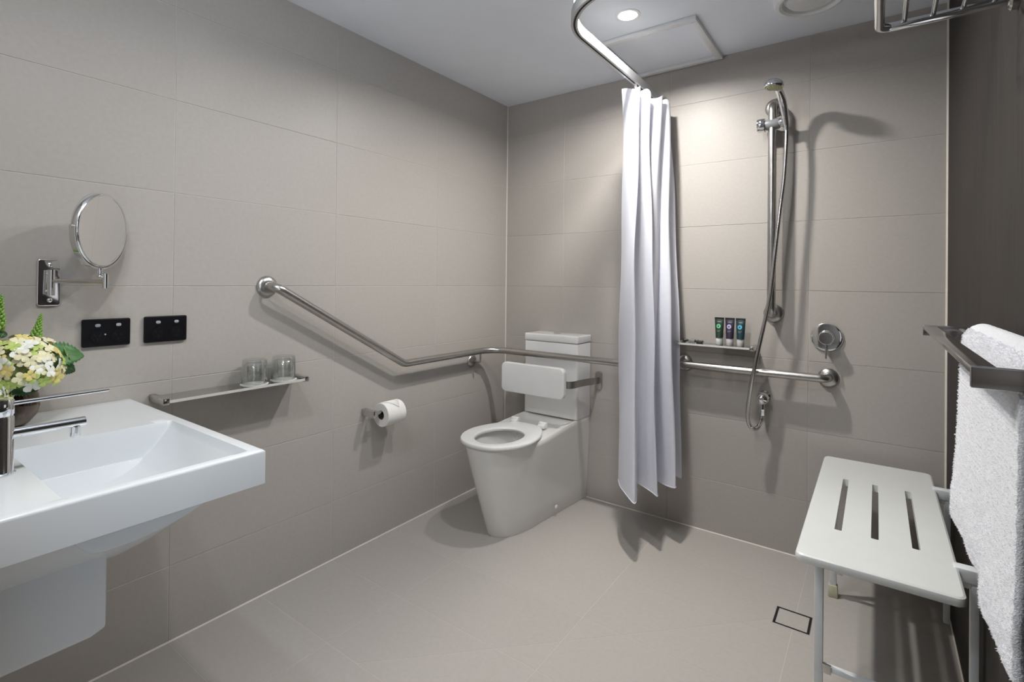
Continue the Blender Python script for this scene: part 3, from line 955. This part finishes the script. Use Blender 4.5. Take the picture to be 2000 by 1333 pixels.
# ------------------------------------------------------------------ shaving mirror
PY, PZ = -2.1835, 1.1925
t = thing('shaving_mirror', 'round chrome shaving mirror on a swing arm', 'mirror', (0, PY, PZ))
bm = prism_bm(round_rect(-0.0255, 0.0255, -0.066, 0.066, 0.008, 5), 0, 0.008, 0.0025, 3)
frame_obj(bm, (0, PY, PZ), (0, 1, 0), (0, 0, 1), (1, 0, 0))
pl = to_obj('wall_plate', bm, CHROME, t)
for dz in (-0.050, 0.050):
    to_obj('screw', lathe_bm([(0.0062, 0.0), (0.0058, 0.002), (0.003, 0.0036), (0.0, 0.004)], (0.008, PY + 0.002, PZ + dz), (1, 0, 0), 18), CHROME, pl)
A0, A1 = Vector((0.030, PY, 1.197)), Vector((0.121, -2.0865, 1.197))
for dz in (-0.026, 0.026):
    to_obj('lug', tube_bm([(0.008, PY, PZ + dz), (0.030, PY, PZ + dz)], 0.0055, 14), CHROME, t)
to_obj('pivot_post', tube_bm([(A0.x, A0.y, PZ - 0.036), (A0.x, A0.y, PZ + 0.036)], 0.0085, 22), CHROME, t, angle=50)
to_obj('swing_arm', tube_bm([A0, A1], 0.0058, 16), DCHROME, t)
to_obj('end_post', tube_bm([(A1.x, A1.y, 1.178), (A1.x, A1.y, 1.219)], 0.0078, 22), CHROME, t, angle=50)
MC = Vector((0.125, -2.1005, 1.3415))
MN = Vector((0.735, 0.678, -0.05)).normalized()
MH = Vector((0, 0, 1)).cross(MN).normalized()
MV = MN.cross(MH)
to_obj('neck', tube_bm(fillet([(A1.x, A1.y, 1.212), (A1.x - 0.004, A1.y - 0.016, 1.214), (MC.x, MC.y, 1.214), (MC.x + 0.0, MC.y, 1.234)], 0.006, 4), 0.0058, 14), CHROME, t)
RM = 0.103
# yoke: lower half ring that carries the mirror on two pins
yk = []
for k in range(33):
    a = math.radians(180 + 180 * k / 32)
    yk.append(MC + MH * (RM + 0.0055) * math.cos(a) + MV * (RM + 0.0055) * math.sin(a))
bm = bmesh.new()
rings = []
for k, p in enumerate(yk):
    rd = (p - MC).normalized()
    rings.append([bm.verts.new(p + rd * a + MN * b) for a, b in ((-0.0012, -0.007), (0.0012, -0.007), (0.0012, 0.007), (-0.0012, 0.007))])
for a, b in zip(rings, rings[1:]):
    for k in range(4):
        bm.faces.new((a[k], a[(k + 1) % 4], b[(k + 1) % 4], b[k]))
bm.faces.new(rings[0]); bm.faces.new(rings[-1][::-1])
to_obj('yoke', bm, CHROME, t)
for s in (-1, 1):
    to_obj('pivot_pin', tube_bm([MC + MH * s * (RM - 0.001), MC + MH * s * (RM + 0.012)], 0.0042, 14), CHROME, t)
bmr = lathe_bm([(RM - 0.008, 0.0085), (RM - 0.003, 0.0105), (RM, 0.0085), (RM + 0.0012, 0.0), (RM, -0.0085), (RM - 0.003, -0.0105), (RM - 0.008, -0.0085)], MC, MN, 72)
rm = to_obj('rim', bmr, CHROME, t, angle=60)
to_obj('glass', lathe_bm([(0.0, 0.0088), (RM - 0.004, 0.0088)], MC, MN, 72), MIRROR, t)
to_obj('back_glass', lathe_bm([(0.0, -0.0088), (RM - 0.004, -0.0088)], MC, MN, 72), MIRROR, t)

# ------------------------------------------------------------------ power outlets
def outlet(y0, y1, z0, z1, label, usb):
    t = thing('power_outlet', label, 'outlet', (0, (y0 + y1) / 2, (z0 + z1) / 2), 'black power outlets')
    bm = prism_bm(round_rect(y0, y1, z0, z1, 0.005, 4), 0, 0.011, 0.003, 3)
    remap(bm, lambda a, b, d: (d, a, b))
    to_obj('plate', bm, BLACK, t)
    w = y1 - y0
    zt = z1 - 0.019
    for f in (0.31, 0.74):
        yc = y0 + w * f
        bm = prism_bm(round_rect(yc - 0.0068, yc + 0.0068, zt - 0.0046, zt + 0.0046, 0.0042, 5), 0.0105, 0.0135, 0.001, 2)
        to_obj('rocker', remap(bm, lambda a, b, d: (d, a, b)), ROCKER, t)
        bm = prism_bm(round_rect(yc - 0.0068, yc + 0.0068, zt - 0.0135, zt - 0.0052, 0.003, 4), 0.0105, 0.0125, 0.001, 2)
        to_obj('rocker_base', remap(bm, lambda a, b, d: (d, a, b)), BLACK, t)
        zc = z0 + 0.030
        sf = to_obj('socket_face', lathe_bm([(0.0, 0.0118), (0.0185, 0.0118), (0.0192, 0.0105)], (0, yc, zc), (1, 0, 0), 32), BLACK, t)
        for dy, dz, rot in ((-0.007, 0.005, 30), (0.007, 0.005, -30), (0.0, -0.009, 0)):
            b2 = box_bm(-0.0013, 0.0013, -0.0042, 0.0042, 0.0110, 0.0122)
            ca, sa = math.cos(math.radians(rot)), math.sin(math.radians(rot))
            remap(b2, lambda a, b, d: (d, yc + dy + a * ca - b * sa, zc + dz + a * sa + b * ca))
            to_obj('slot', b2, BLACKH, sf, smooth=False)
    if usb:
        to_obj('indicator', lathe_bm([(0.0, 0.0122), (0.0022, 0.0122), (0.0026, 0.011)], (0, y0 + w * 0.465, z0 + 0.036), (1, 0, 0), 14), ROCKER, t)
outlet(-2.1095, -1.990, 1.0005, 1.0835, 'black double power outlet under the shaving mirror', True)
outlet(-1.953, -1.8305, 1.0005, 1.0845, 'black double power outlet farther from the shaving mirror', False)

# ------------------------------------------------------------------ basin
BX0, BX1, BYF, BZ, BH = 0.001, 0.800, -1.984, 0.830, 0.078
b = thing('basin', 'white rectangular ceramic wall basin with an off-centre bowl', 'basin', (0.4, -2.25, BZ))
bx0, bx1, byf, byb = 0.376, 0.779, -2.012, -2.326
prof_y = [(-2.012, 0.0), (-2.02, 0.014), (-2.035, 0.033), (-2.0587, 0.062), (-2.09, 0.086), (-2.1281, 0.1025), (-2.17, 0.113), (-2.2185, 0.1195), (-2.26, 0.1205), (-2.285, 0.115), (-2.305, 0.092), (-2.318, 0.045), (-2.326, 0.0)]
def depth_y(y):
    for (ya_, da), (yb_, db) in zip(prof_y, prof_y[1:]):
        if yb_ <= y <= ya_:
            return da + (db - da) * (ya_ - y) / (ya_ - yb_)
    return 0.0
def depth_x(x):
    d = min(x - bx0, bx1 - x)
    if d <= 0:
        return 0.0
    s = min(1, d / 0.012)
    return s * s * (3 - 2 * s)
gx = sorted(set([BX0 + 0.006 + (bx0 - BX0 - 0.006) * k / 10 for k in range(10)] + [bx0 + 0.0016 * k for k in range(9)] + [bx0 + 0.016 + (bx1 - bx0 - 0.032) * k / 26 for k in range(27)] + [bx1 - 0.0016 * k for k in range(9)] + [bx1 + 0.004, BX1 - 0.006, ]))
gy = sorted(set([YN + (byb - YN) * k / 6 for k in range(6)] + [byb + 0.002 * k for k in range(12)] + [byb + 0.024 + (byf - byb - 0.034) * k / 40 for k in range(41)] + [byf - 0.0025 * k for k in range(5)] + [byf + 0.006, BYF - 0.006]))
bm = bmesh.new()
top = {}
for i, x in enumerate(gx):
    for j, y in enumerate(gy):
        inb = bx0 < x < bx1 and byb < y < byf
        top[i, j] = bm.verts.new((x, y, BZ - (depth_y(y) * depth_x(x) if inb else 0)))
for i in range(len(gx) - 1):
    for j in range(len(gy) - 1):
        bm.faces.new((top[i, j], top[i + 1, j], top[i + 1, j + 1], top[i, j + 1]))
# rounded edge and sides
I, J = len(gx) - 1, len(gy) - 1
per = [(i, 0) for i in range(I)] + [(I, j) for j in range(J)] + [(i, J) for i in range(I, 0, -1)] + [(0, j) for j in range(J, 0, -1)]
def off(v, k):
    x, y = v.co.x, v.co.y
    ex = 1 if x > BX1 - 0.007 else (-1 if x < BX0 + 0.007 else 0)
    ey = 1 if y > BYF - 0.007 else 0
    a = math.pi / 2 * k / 4
    return (x + ex * 0.006 * math.sin(a), y + ey * 0.006 * math.sin(a), BZ - 0.006 * (1 - math.cos(a)))
prev = [top[p] for p in per]
base = list(prev)
for k in range(1, 5):
    cur = [bm.verts.new(off(v, k)) for v in base]
    for q in range(len(per)):
        bm.faces.new((prev[q], prev[(q + 1) % len(per)], cur[(q + 1) % len(per)], cur[q]))
    prev = cur
low = [bm.verts.new((v.co.x, v.co.y, BZ - BH + 0.003)) for v in prev]
for q in range(len(per)):
    bm.faces.new((prev[q], prev[(q + 1) % len(per)], low[(q + 1) % len(per)], low[q]))
# underside with the bulge of the bowl
und = {}
for q, p in enumerate(per):
    und[p] = low[q]
def bulge(x, y):
    sx = max(0, 1 - ((x - 0.575) / 0.180) ** 2)
    if y > -2.25:
        sy = max(0, 1 - ((y + 2.25) / 0.215) ** 2)
    else:
        sy = 1.0
    return 0.130 * (sx ** 0.8) * (sy ** 0.6) if sx > 0 and sy > 0 else 0
for i, x in enumerate(gx):
    for j, y in enumerate(gy):
        if (i, j) not in und:
            und[i, j] = bm.verts.new((x, y, BZ - BH - bulge(x, y)))
for i in range(I):
    for j in range(J):
        bm.faces.new((und[i, j], und[i, j + 1], und[i + 1, j + 1], und[i + 1, j]))
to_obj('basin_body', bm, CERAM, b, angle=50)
# shroud below the bowl
pl_ = [(0.42, YN), (0.42, -2.262), (0.432, -2.238), (0.46, -2.2285), (0.66, -2.2285), (0.688, -2.238), (0.70, -2.262), (0.70, YN)]
bm = prism_bm(pl_, 0.524, 0.70, 0.010, 3)
to_obj('shroud', bm, CERAM, b, angle=40)
to_obj('waste', lathe_bm([(0.0, 0.003), (0.016, 0.003), (0.022, 0.001), (0.022, 0.0)], (0.58, -2.235, BZ - 0.1200), (0, 0, 1), 28), CHROME, b)

# tap
TPX, TPY = 0.547, -2.3665
t = thing('basin_mixer', 'chrome basin mixer with a straight spout and a long pin lever', 'tap', (TPX, TPY, BZ))
to_obj('body', lathe_bm([(0.024, 0.0), (0.024, 0.003), (0.021, 0.005), (0.0205, 0.006), (0.0205, 0.108), (0.0190, 0.111), (0.0190, 0.113), (0.0205, 0.115), (0.0205, 0.140), (0.0185, 0.144), (0.0, 0.1445)], (TPX, TPY, BZ), (0, 0, 1), 40), CHROME, t, angle=40)
sp = tube_bm([(TPX, TPY + 0.010, BZ + 0.0755), (TPX, TPY + 0.129, BZ + 0.0755)], 0.0098, 28)
to_obj('spout', sp, CHROME, t, angle=40)
to_obj('aerator', lathe_bm([(0.0, -0.022), (0.0085, -0.022), (0.0095, -0.020), (0.0095, 0.0), (0.0, 0.0)], (TPX, TPY + 0.113, BZ + 0.069), (0, 0, 1), 24), CHROME, t)
to_obj('lever', tube_bm([(TPX, TPY + 0.012, BZ + 0.1335), (TPX, TPY + 0.1695, BZ + 0.1345)], [0.0042, 0.0030], 16), CHROME, t)

# ------------------------------------------------------------------ vase and flowers
VX, VY = 0.125, -2.283
t = thing('vase', 'round smoky glass vase of flowers on the basin ledge', 'vase', (VX, VY, BZ))
vo = [(0.0, 0.0), (0.028, 0.0), (0.040, 0.006), (0.054, 0.025), (0.060, 0.048), (0.057, 0.075), (0.048, 0.098), (0.044, 0.108)]
vi = [(0.0415, 0.108), (0.0455, 0.097), (0.0545, 0.075), (0.0575, 0.048), (0.0515, 0.026), (0.038, 0.009), (0.0, 0.005)]
to_obj('bowl', lathe_bm(vo + vi, (VX, VY, BZ), (0, 0, 1), 48), VASEG, t, angle=60)
wtr = to_obj('water', lathe_bm([(0.0, 0.006), (0.037, 0.010), (0.0505, 0.027), (0.0565, 0.048), (0.0555, 0.060), (0.0, 0.060)], (VX, VY, BZ), (0, 0, 1), 40), thin_glass('vase_water', (0.90, 0.88, 0.84), edge=0.3, base=0.03), t)
WOODY = mat('woody_stem', (0.16, 0.10, 0.05), 0.6, var=0.3, scale=50)
for k in range(9):
    a = 2.4 * k
    to_obj('stem', tube_bm(smooth_path([(VX + 0.034 * math.cos(a), VY + 0.034 * math.sin(a), BZ + 0.014), (VX + 0.012 * math.cos(a + 1), VY + 0.012 * math.sin(a + 1), BZ + 0.06), (VX + 0.026 * math.cos(a + 2.6), VY + 0.026 * math.sin(a + 2.6), BZ + 0.112)], 4), 0.0034, 8), WOODY if k % 2 else STEM, t)
FC = Vector((0.138, -2.264, 0.978))
FC2 = Vector((0.165, -2.335, 0.925))
def petal_mesh(nm, m, sz):
    bm = bmesh.new()
    for q in range(4):
        a = math.pi / 2 * q + 0.2
        d = Vector((math.cos(a), math.sin(a), 0))
        s = Vector((-math.sin(a), math.cos(a), 0))
        up = Vector((0, 0, 1))
        pts = [(0.0, 0.0, 0.0), (0.35, 0.34, 0.10), (0.72, 0.44, 0.16), (1.0, 0.16, 0.06), (1.0, -0.16, 0.06), (0.72, -0.44, 0.16), (0.35, -0.34, 0.10)]
        c = bm.verts.new((d * 0.6 + up * 0.22) * sz)
        vs = [bm.verts.new((d * x + s * y + up * z) * sz) for x, y, z in pts]
        for i in range(len(vs)):
            bm.faces.new((c, vs[i], vs[(i + 1) % len(vs)]))
    finish(bm, True, 180)
    me = bpy.data.meshes.new(nm)
    bm.to_mesh(me)
    bm.free()
    me.materials.append(m)
    return me
FM = [petal_mesh('floret', FLOR[k], s) for k, s in ((0, 0.0165), (1, 0.0150), (2, 0.0145), (3, 0.0175))]
def bloom(c, rad, n, label, grp, squash=0.85, wts=(5, 5, 3, 3)):
    t = thing('hydrangea_bloom', label, 'flower', c, grp)
    to_obj('core', lathe_bm([(0.0, -0.7 * rad * squash)] + [(rad * 0.82 * math.cos(a), rad * 0.82 * squash * math.sin(a)) for a in [math.radians(-60 + 20 * k) for k in range(8)]] + [(0.0, rad * 0.82 * squash)], c, (0, 0, 1), 18), mat('bloom_core', (0.26, 0.30, 0.10), 0.7, var=0.2), t)
    for k in range(n):
        z = 1 - 1.55 * (k + 0.5) / n
        ph = k * 2.399963 + random.uniform(-0.2, 0.2)
        r = math.sqrt(max(0, 1 - z * z))
        d = Vector((r * math.cos(ph), r * math.sin(ph), z * squash))
        o = bpy.data.objects.new('floret', random.choices(FM, wts if z > -0.1 else (2, 2, 6, 2))[0])
        COL.objects.link(o)
        o.parent = t
        o.location = d * rad * random.uniform(0.90, 1.06)
        nd = (d.normalized() + Vector((random.uniform(-.35, .35), random.uniform(-.35, .35), random.uniform(-.2, .3)))).normalized()
        q = nd.to_track_quat('Z', 'Y')
        o.rotation_mode = 'QUATERNION'
        o.rotation_quaternion = q @ Matrix.Rotation(random.uniform(0, 6.28), 3, 'Z').to_quaternion()
        s = random.uniform(0.85, 1.2)
        o.scale = (s, s, s)
    to_obj('stalk', tube_bm(smooth_path([c - Vector((0, 0, rad * 0.4)), ((c.x + VX) / 2, (c.y + VY) / 2, BZ + 0.10), (VX + (c.x - VX) * 0.2, VY + 0.01, BZ + 0.012)], 6), 0.0038, 8), STEM, t)
    return t
bloom(FC, 0.088, 170, 'large cream and yellow hydrangea bloom at the top of the vase', 'hydrangea blooms in the vase')
bloom(FC2, 0.050, 70, 'smaller pale hydrangea bloom low at the vase rim near the tap', 'hydrangea blooms in the vase', 0.8, (3, 1, 2, 6))
def spike(base, tip, rad, label):
    base, tip = Vector(base), Vector(tip)
    t = thing('flower_spike', label, 'flower', base, 'green flower spikes')
    ax = (tip - base)
    L_ = ax.length
    axn = ax.normalized()
    u = axn.cross(Vector((0, 1, 0))).normalized()
    w = axn.cross(u)
    to_obj('stalk', tube_bm([Vector((VX + 0.01, VY, BZ + 0.02)), (base + Vector((VX, VY, BZ + 0.1))) / 2, base, tip], [0.003, 0.003, 0.003, 0.001], 8), STEM, t)
    bb = bmesh.new()
    bmesh.ops.create_icosphere(bb, subdivisions=1, radius=1.0)
    for v in bb.verts:
        v.co.z = v.co.z * 1.6
    finish(bb, True, 180)
    me = bpy.data.meshes.new('bud')
    bb.to_mesh(me)
    bb.free()
    me.materials.append(BUDG)
    n = 66
    for k in range(n):
        s = k / n
        ph = k * 2.399963
        rr = rad * (1 - s) ** 0.55 * (0.75 + 0.25 * math.sin(math.pi * min(1, s * 2)))
        o = bpy.data.objects.new('bud', me)
        COL.objects.link(o)
        o.parent = t
        d = u * math.cos(ph) + w * math.sin(ph)
        o.location = axn * L_ * (0.05 + 0.93 * s) + d * rr
        o.rotation_mode = 'QUATERNION'
        o.rotation_quaternion = (axn + d * 0.55).normalized().to_track_quat('Z', 'Y')
        z = 0.0050 * (1 - 0.62 * s)
        o.scale = (z, z, z)
spike((0.128, -2.236, 1.035), (0.122, -2.222, 1.112), 0.0105, 'short green flower spike standing right of the hydrangea bloom')
spike((0.130, -2.306, 1.070), (0.130, -2.298, 1.165), 0.0120, 'tall green flower spike at the left edge of the flowers')
def leaf(base, tip, width, nrm, m, label, droop=0.012):
    base, tip, nrm = Vector(base), Vector(tip), Vector(nrm).normalized()
    ax = tip - base
    s = ax.cross(nrm).normalized()
    n2 = s.cross(ax).normalized()
    bm = bmesh.new()
    rows = []
    NL = 22
    for k in range(NL + 1):
        f = k / NL
        w = width * math.sin(math.pi * f ** 0.8) ** 0.75 * (1 + 0.10 * (1 if k % 2 else -1)) if 0 < k < NL else 0.0004
        c = base + ax * f + n2 * (-droop * 4 * f * f + droop * 2 * f)
        rows.append([bm.verts.new(c - s * w + n2 * 0.18 * w), bm.verts.new(c - s * w * 0.5 + n2 * 0.05 * w), bm.verts.new(c), bm.verts.new(c + s * w * 0.5 + n2 * 0.05 * w), bm.verts.new(c + s * w + n2 * 0.18 * w)])
    for a, b_ in zip(rows, rows[1:]):
        for i in range(4):
            bm.faces.new((a[i], a[i + 1], b_[i + 1], b_[i]))
    t = thing('hydrangea_leaf', label, 'leaf', base, 'leaves among the flowers')
    o = to_obj('blade', bm, m, t, angle=180)
    o.modifiers.new('thick', 'SOLIDIFY').thickness = 0.0007
    to_obj('midrib', tube_bm([base + ax * f + n2 * (-droop * 4 * f * f + droop * 2 * f + 0.0004) for f in [q / 8 for q in range(9)]], [0.0012 * (1 - 0.8 * q / 8) for q in range(9)], 6), STEM, t)
leaf((0.160, -2.228, 1.004), (0.168, -2.140, 1.004), 0.032, (1, -0.2, 0.5), LEAF, 'broad green serrated leaf sticking out right of the bloom')
leaf((0.145, -2.215, 0.985), (0.140, -2.145, 0.958), 0.024, (1, 0.0, 0.4), LEAFD, 'dark green leaf tucked below the broad leaf')
leaf((0.185, -2.300, 0.935), (0.190, -2.235, 0.930), 0.020, (1, 0.1, 0.4), LEAFD, 'dark green leaf hanging over the vase rim')
leaf((0.180, -2.330, 0.965), (0.195, -2.285, 0.945), 0.018, (1, -0.2, 0.3), LEAFD, 'dark leaf between the two hydrangea blooms')
leaf((0.130, -2.300, 1.055), (0.125, -2.288, 1.075), 0.008, (1, 0, 0.2), LEAFD, 'small dark leaf beside the tall green spike')

# ------------------------------------------------------------------ shower seat
SX0, SX1, SYF, SYR, SZT = 1.726, 2.077, -1.028, -0.062, 0.490
t = thing('shower_bench', 'white slotted fold-down shower seat on thin metal legs', 'shower seat', (1.9, -0.54, 0))
ol = round_rect(SX0, SX1, SYF, SYR, 0.022, 6)
slots = [(xc - 0.009, xc + 0.009, -0.810, -0.330) for xc in (1.8135, 1.9015, 1.9940)]
bm = bmesh.new()
def ringv(poly, z):
    return [bm.verts.new((x, y, z)) for x, y in poly]
inset = lambda d: round_rect(SX0 + d, SX1 - d, SYF + d, SYR - d, max(0.022 - d, 0.004), 6)
layers = [ringv(inset(0.006), SZT - 0.024), ringv(inset(0.0015), SZT - 0.021), ringv(inset(0.0), SZT - 0.016), ringv(inset(0.0), SZT - 0.008), ringv(inset(0.002), SZT - 0.003), ringv(inset(0.007), SZT)]
for a, b_ in zip(layers, layers[1:]):
    for k in range(len(a)):
        bm.faces.new((a[k], a[(k + 1) % len(a)], b_[(k + 1) % len(a)], b_[k]))
for zc, outer in ((SZT, layers[-1]), (SZT - 0.024, layers[0])):
    edges = []
    for k in range(len(outer)):
        edges.append(bm.edges.get((outer[k], outer[(k + 1) % len(outer)])))
    for s in slots:
        lp = ringv(round_rect(s[0], s[1], s[2], s[3], 0.003, 3), zc)
        for k in range(len(lp)):
            edges.append(bm.edges.new((lp[k], lp[(k + 1) % len(lp)])))
        if zc == SZT:
            slots[slots.index(s)] = s + (lp,)
        else:
            hi = s[4]
            for k in range(len(lp)):
                bm.faces.new((lp[k], lp[(k + 1) % len(lp)], hi[(k + 1) % len(lp)], hi[k]))
    bmesh.ops.triangle_fill(bm, use_beauty=True, use_dissolve=False, edges=edges)
st = to_obj('seat_board', bm, SEATW, t, angle=30)
LEGS = (-0.240, -0.852)
for ly in LEGS:
    lg = to_obj('leg', box_bm(1.759, 1.781, ly - 0.010, ly + 0.010, 0.030, SZT - 0.0235, 0.002), POWDER, t)
    bmf = box_bm(1.755, 1.785, ly - 0.014, ly + 0.014, 0.0, 0.046, 0.003)
    remap(bmf, lambda x, y, z: (1.770 + (x - 1.770) * (1.12 - 3 * z), ly + (y - ly) * (1.12 - 3 * z), z))
    to_obj('foot', bmf, RUBBER, lg)
    to_obj('cross_brace', box_bm(1.781, 2.098, ly - 0.009, ly + 0.009, 0.098, 0.112, 0.002), POWDER, t)
    to_obj('brace_hinge', box_bm(1.780, 1.802, ly - 0.013, ly - 0.008, 0.092, 0.120, 0.002), DCHROME, t)
    to_obj('under_arm', box_bm(1.775, 2.100, ly - 0.011, ly + 0.011, SZT - 0.046, SZT - 0.0245, 0.002), POWDER, t)
    wf_ = to_obj('wall_upright', box_bm(2.098, 2.116, ly - 0.009, ly + 0.009, 0.030, SZT - 0.005, 0.002), POWDER, t)
    to_obj('hinge_block', box_bm(2.066, 2.118, ly - 0.017, ly + 0.017, SZT - 0.030, SZT + 0.004, 0.004), POWDER, t)
    to_obj('wall_fixing', box_bm(2.114, RW, ly - 0.012, ly + 0.012, SZT - 0.050, SZT - 0.004, 0.002), DCHROME, wf_)
to_obj('leg_brace', box_bm(1.764, 1.776, LEGS[1] + 0.010, LEGS[0] - 0.010, SZT - 0.060, SZT - 0.044, 0.002), POWDER, t)

# ------------------------------------------------------------------ towel rail, towel, rack
t = thing('towel_rail', 'flat chrome double towel rail on the dark wall', 'towel rail', (RW, -1.33, 1.095))
ZR = 1.1085
for yy in (-0.905, -1.726):
    to_obj('end_arm', box_bm(1.999, RW, yy - 0.005, yy + 0.005, ZR - 0.027, ZR, 0.0015), DCHROME, t)
to_obj('bar', box_bm(2.000, 2.026, -1.722, -0.909, ZR - 0.011, ZR - 0.001, 0.0015), DCHROME, t)
to_obj('bar', tube_bm([(2.0755, -1.722, ZR - 0.012), (2.0755, -0.909, ZR - 0.012)], 0.009, 16), DCHROME, t)

PILE = mat('terry_pile', (0.87, 0.88, 0.92), 0.95, var=0.03, scale=200)
add_translucency(PILE, 0.5, (0.84, 0.85, 0.89))
tw = thing('towel', 'thick white terry towel hanging over the towel rail', 'towel', (2.06, -1.45, 0.75))
TY0, TY1 = -1.713, -1.195
bm = bmesh.new()
NY, NP = 90, 150
prof2 = [(2.112, 0.86), (2.112, 1.00), (2.110, 1.07), (2.104, 1.105), (2.0925, 1.122), (2.0775, 1.1285), (2.062, 1.120), (2.052, 1.10), (2.049, 1.04), (2.047, 0.95), (2.044, 0.85), (2.040, 0.79), (2.040, 0.752)]
pp = smooth_path([(x, 0, z) for x, z in prof2], 13)
import mathutils.noise as mnoise
def towel_pt(i, f):
    p = pp[i]
    s = i / (len(pp) - 1)
    y = TY1 + (TY0 - TY1) * f
    dn = max(0.0, (s - 0.55) / 0.45)
    y -= 0.006 * dn * math.sin(f * 5 + 1) - 0.008 * dn * (1 - f) + 0.055 * dn * f * f
    x = p.x - 0.006 * dn * math.sin(f * 9.0 + 0.6) - 0.003 * dn * math.sin(f * 21)
    z = p.z - (0.02 * math.sin(f * 3.0) * dn)
    nn = mnoise.noise(Vector((x * 90, y * 90, z * 90)))
    n3 = mnoise.noise(Vector((x * 240, y * 240, z * 240 + 5)))
    x -= 0.0018 * nn + 0.0016 * n3
    y += 0.0012 * n3
    z += 0.0010 * nn
    return (min(x, RW - 0.006), y, z)
rows = [[bm.verts.new(towel_pt(i, k / NY)) for k in range(NY + 1)] for i in range(len(pp))]
for a, b_ in zip(rows, rows[1:]):
    for k in range(NY):
        bm.faces.new((a[k], a[k + 1], b_[k + 1], b_[k]))
to = to_obj('terry_cloth', bm, TERRY, tw, angle=180)
md = to.modifiers.new('thick', 'SOLIDIFY')
md.thickness = 0.011
md.offset = -1 if False else 0.0
# loops of the pile along the surface
bm = bmesh.new()
random.seed(3)
for k in range(26000):
    i = random.randrange(int(len(pp) * 0.30), len(pp) - 1)
    f = random.random() if random.random() < 0.75 else random.random() ** 3
    c = Vector(towel_pt(i, f)) + Vector((-0.0055, 0, 0))
    nxt = Vector(towel_pt(min(i + 1, len(pp) - 1), f)) - Vector(towel_pt(i, f))
    nrm = Vector((0, -1, 0)).cross(nxt).normalized()
    if nrm.x > 0 and i > len(pp) * 0.5:
        nrm = -nrm
    d = (nrm + Vector((random.uniform(-.7, .7), random.uniform(-.9, .9), random.uniform(-.9, .5)))).normalized()
    s = Vector((random.uniform(-1, 1), random.uniform(-1, 1), random.uniform(-1, 1))).cross(d).normalized() * 0.0006
    h = random.uniform(0.0018, 0.0038)
    b0 = Vector(towel_pt(i, f)) + nrm * 0.0048
    v = [bm.verts.new(b0 - s), bm.verts.new(b0 + s), bm.verts.new(b0 + d * h + s * 0.5), bm.verts.new(b0 + d * h - s * 0.5)]
    bm.faces.new(v)
pi = to_obj('pile', bm, PILE, to, smooth=False, recalc=False)
pi['kind'] = 'stuff'

t = thing('towel_rack', 'chrome tube towel rack high on the dark wall', 'towel rack', (RW, -1.5, 1.775))
RKZ, RY0, RY1, RX = 1.775, -1.205, -1.80, 1.9035
pth = fillet([(RW, RY0, RKZ), (RX, RY0, RKZ), (RX, RY1, RKZ), (RW, RY1, RKZ)], 0.022, 8)
to_obj('frame', tube_bm(pth, 0.0095, 18), CHROME, t, angle=60)
for x in (1.9475, 1.9955, 2.0435, 2.0915):
    to_obj('cross_bar', tube_bm([(x, RY0, RKZ + 0.006), (x, RY1, RKZ + 0.006)], 0.0048, 12), CHROME, t)
for y in (RY0, RY1):
    to_obj('flange', lathe_bm([(0.020, 0), (0.020, 0.010), (0.017, 0.014), (0.0, 0.014)], (RW, y, RKZ), (-1, 0, 0), 28), DCHROME, t)

# ------------------------------------------------------------------ floor drain
t = thing('floor_drain', 'square tile-insert floor drain with a dark slot around it', 'drain', (1.662, -0.496, 0))
x0, x1, y0, y1 = DR
bm = bmesh.new()
w = 0.0090
for a in ((x0, x1, y0, y0 + w), (x0, x1, y1 - w, y1), (x0, x0 + w, y0 + w, y1 - w), (x1 - w, x1, y0 + w, y1 - w)):
    box_bm(a[0], a[1], a[2], a[3], -0.0004, -0.0001, bm=bm)
to_obj('slot', bm, BLACKH, t, smooth=False)
to_obj('insert_tile', box_bm(x0 + w, x1 - w, y0 + w, y1 - w, -0.0004, 0.0003, 0.0002, 1), FTILE, t, smooth=False)
bm = bmesh.new()
w2 = 0.0014
for a in ((x0, x1, y0, y0 + w2), (x0, x1, y1 - w2, y1), (x0, x0 + w2, y0, y1), (x1 - w2, x1, y0, y1)):
    box_bm(a[0], a[1], a[2], a[3], -0.0004, 0.0004, bm=bm)
to_obj('frame', bm, STEEL, t, smooth=False)
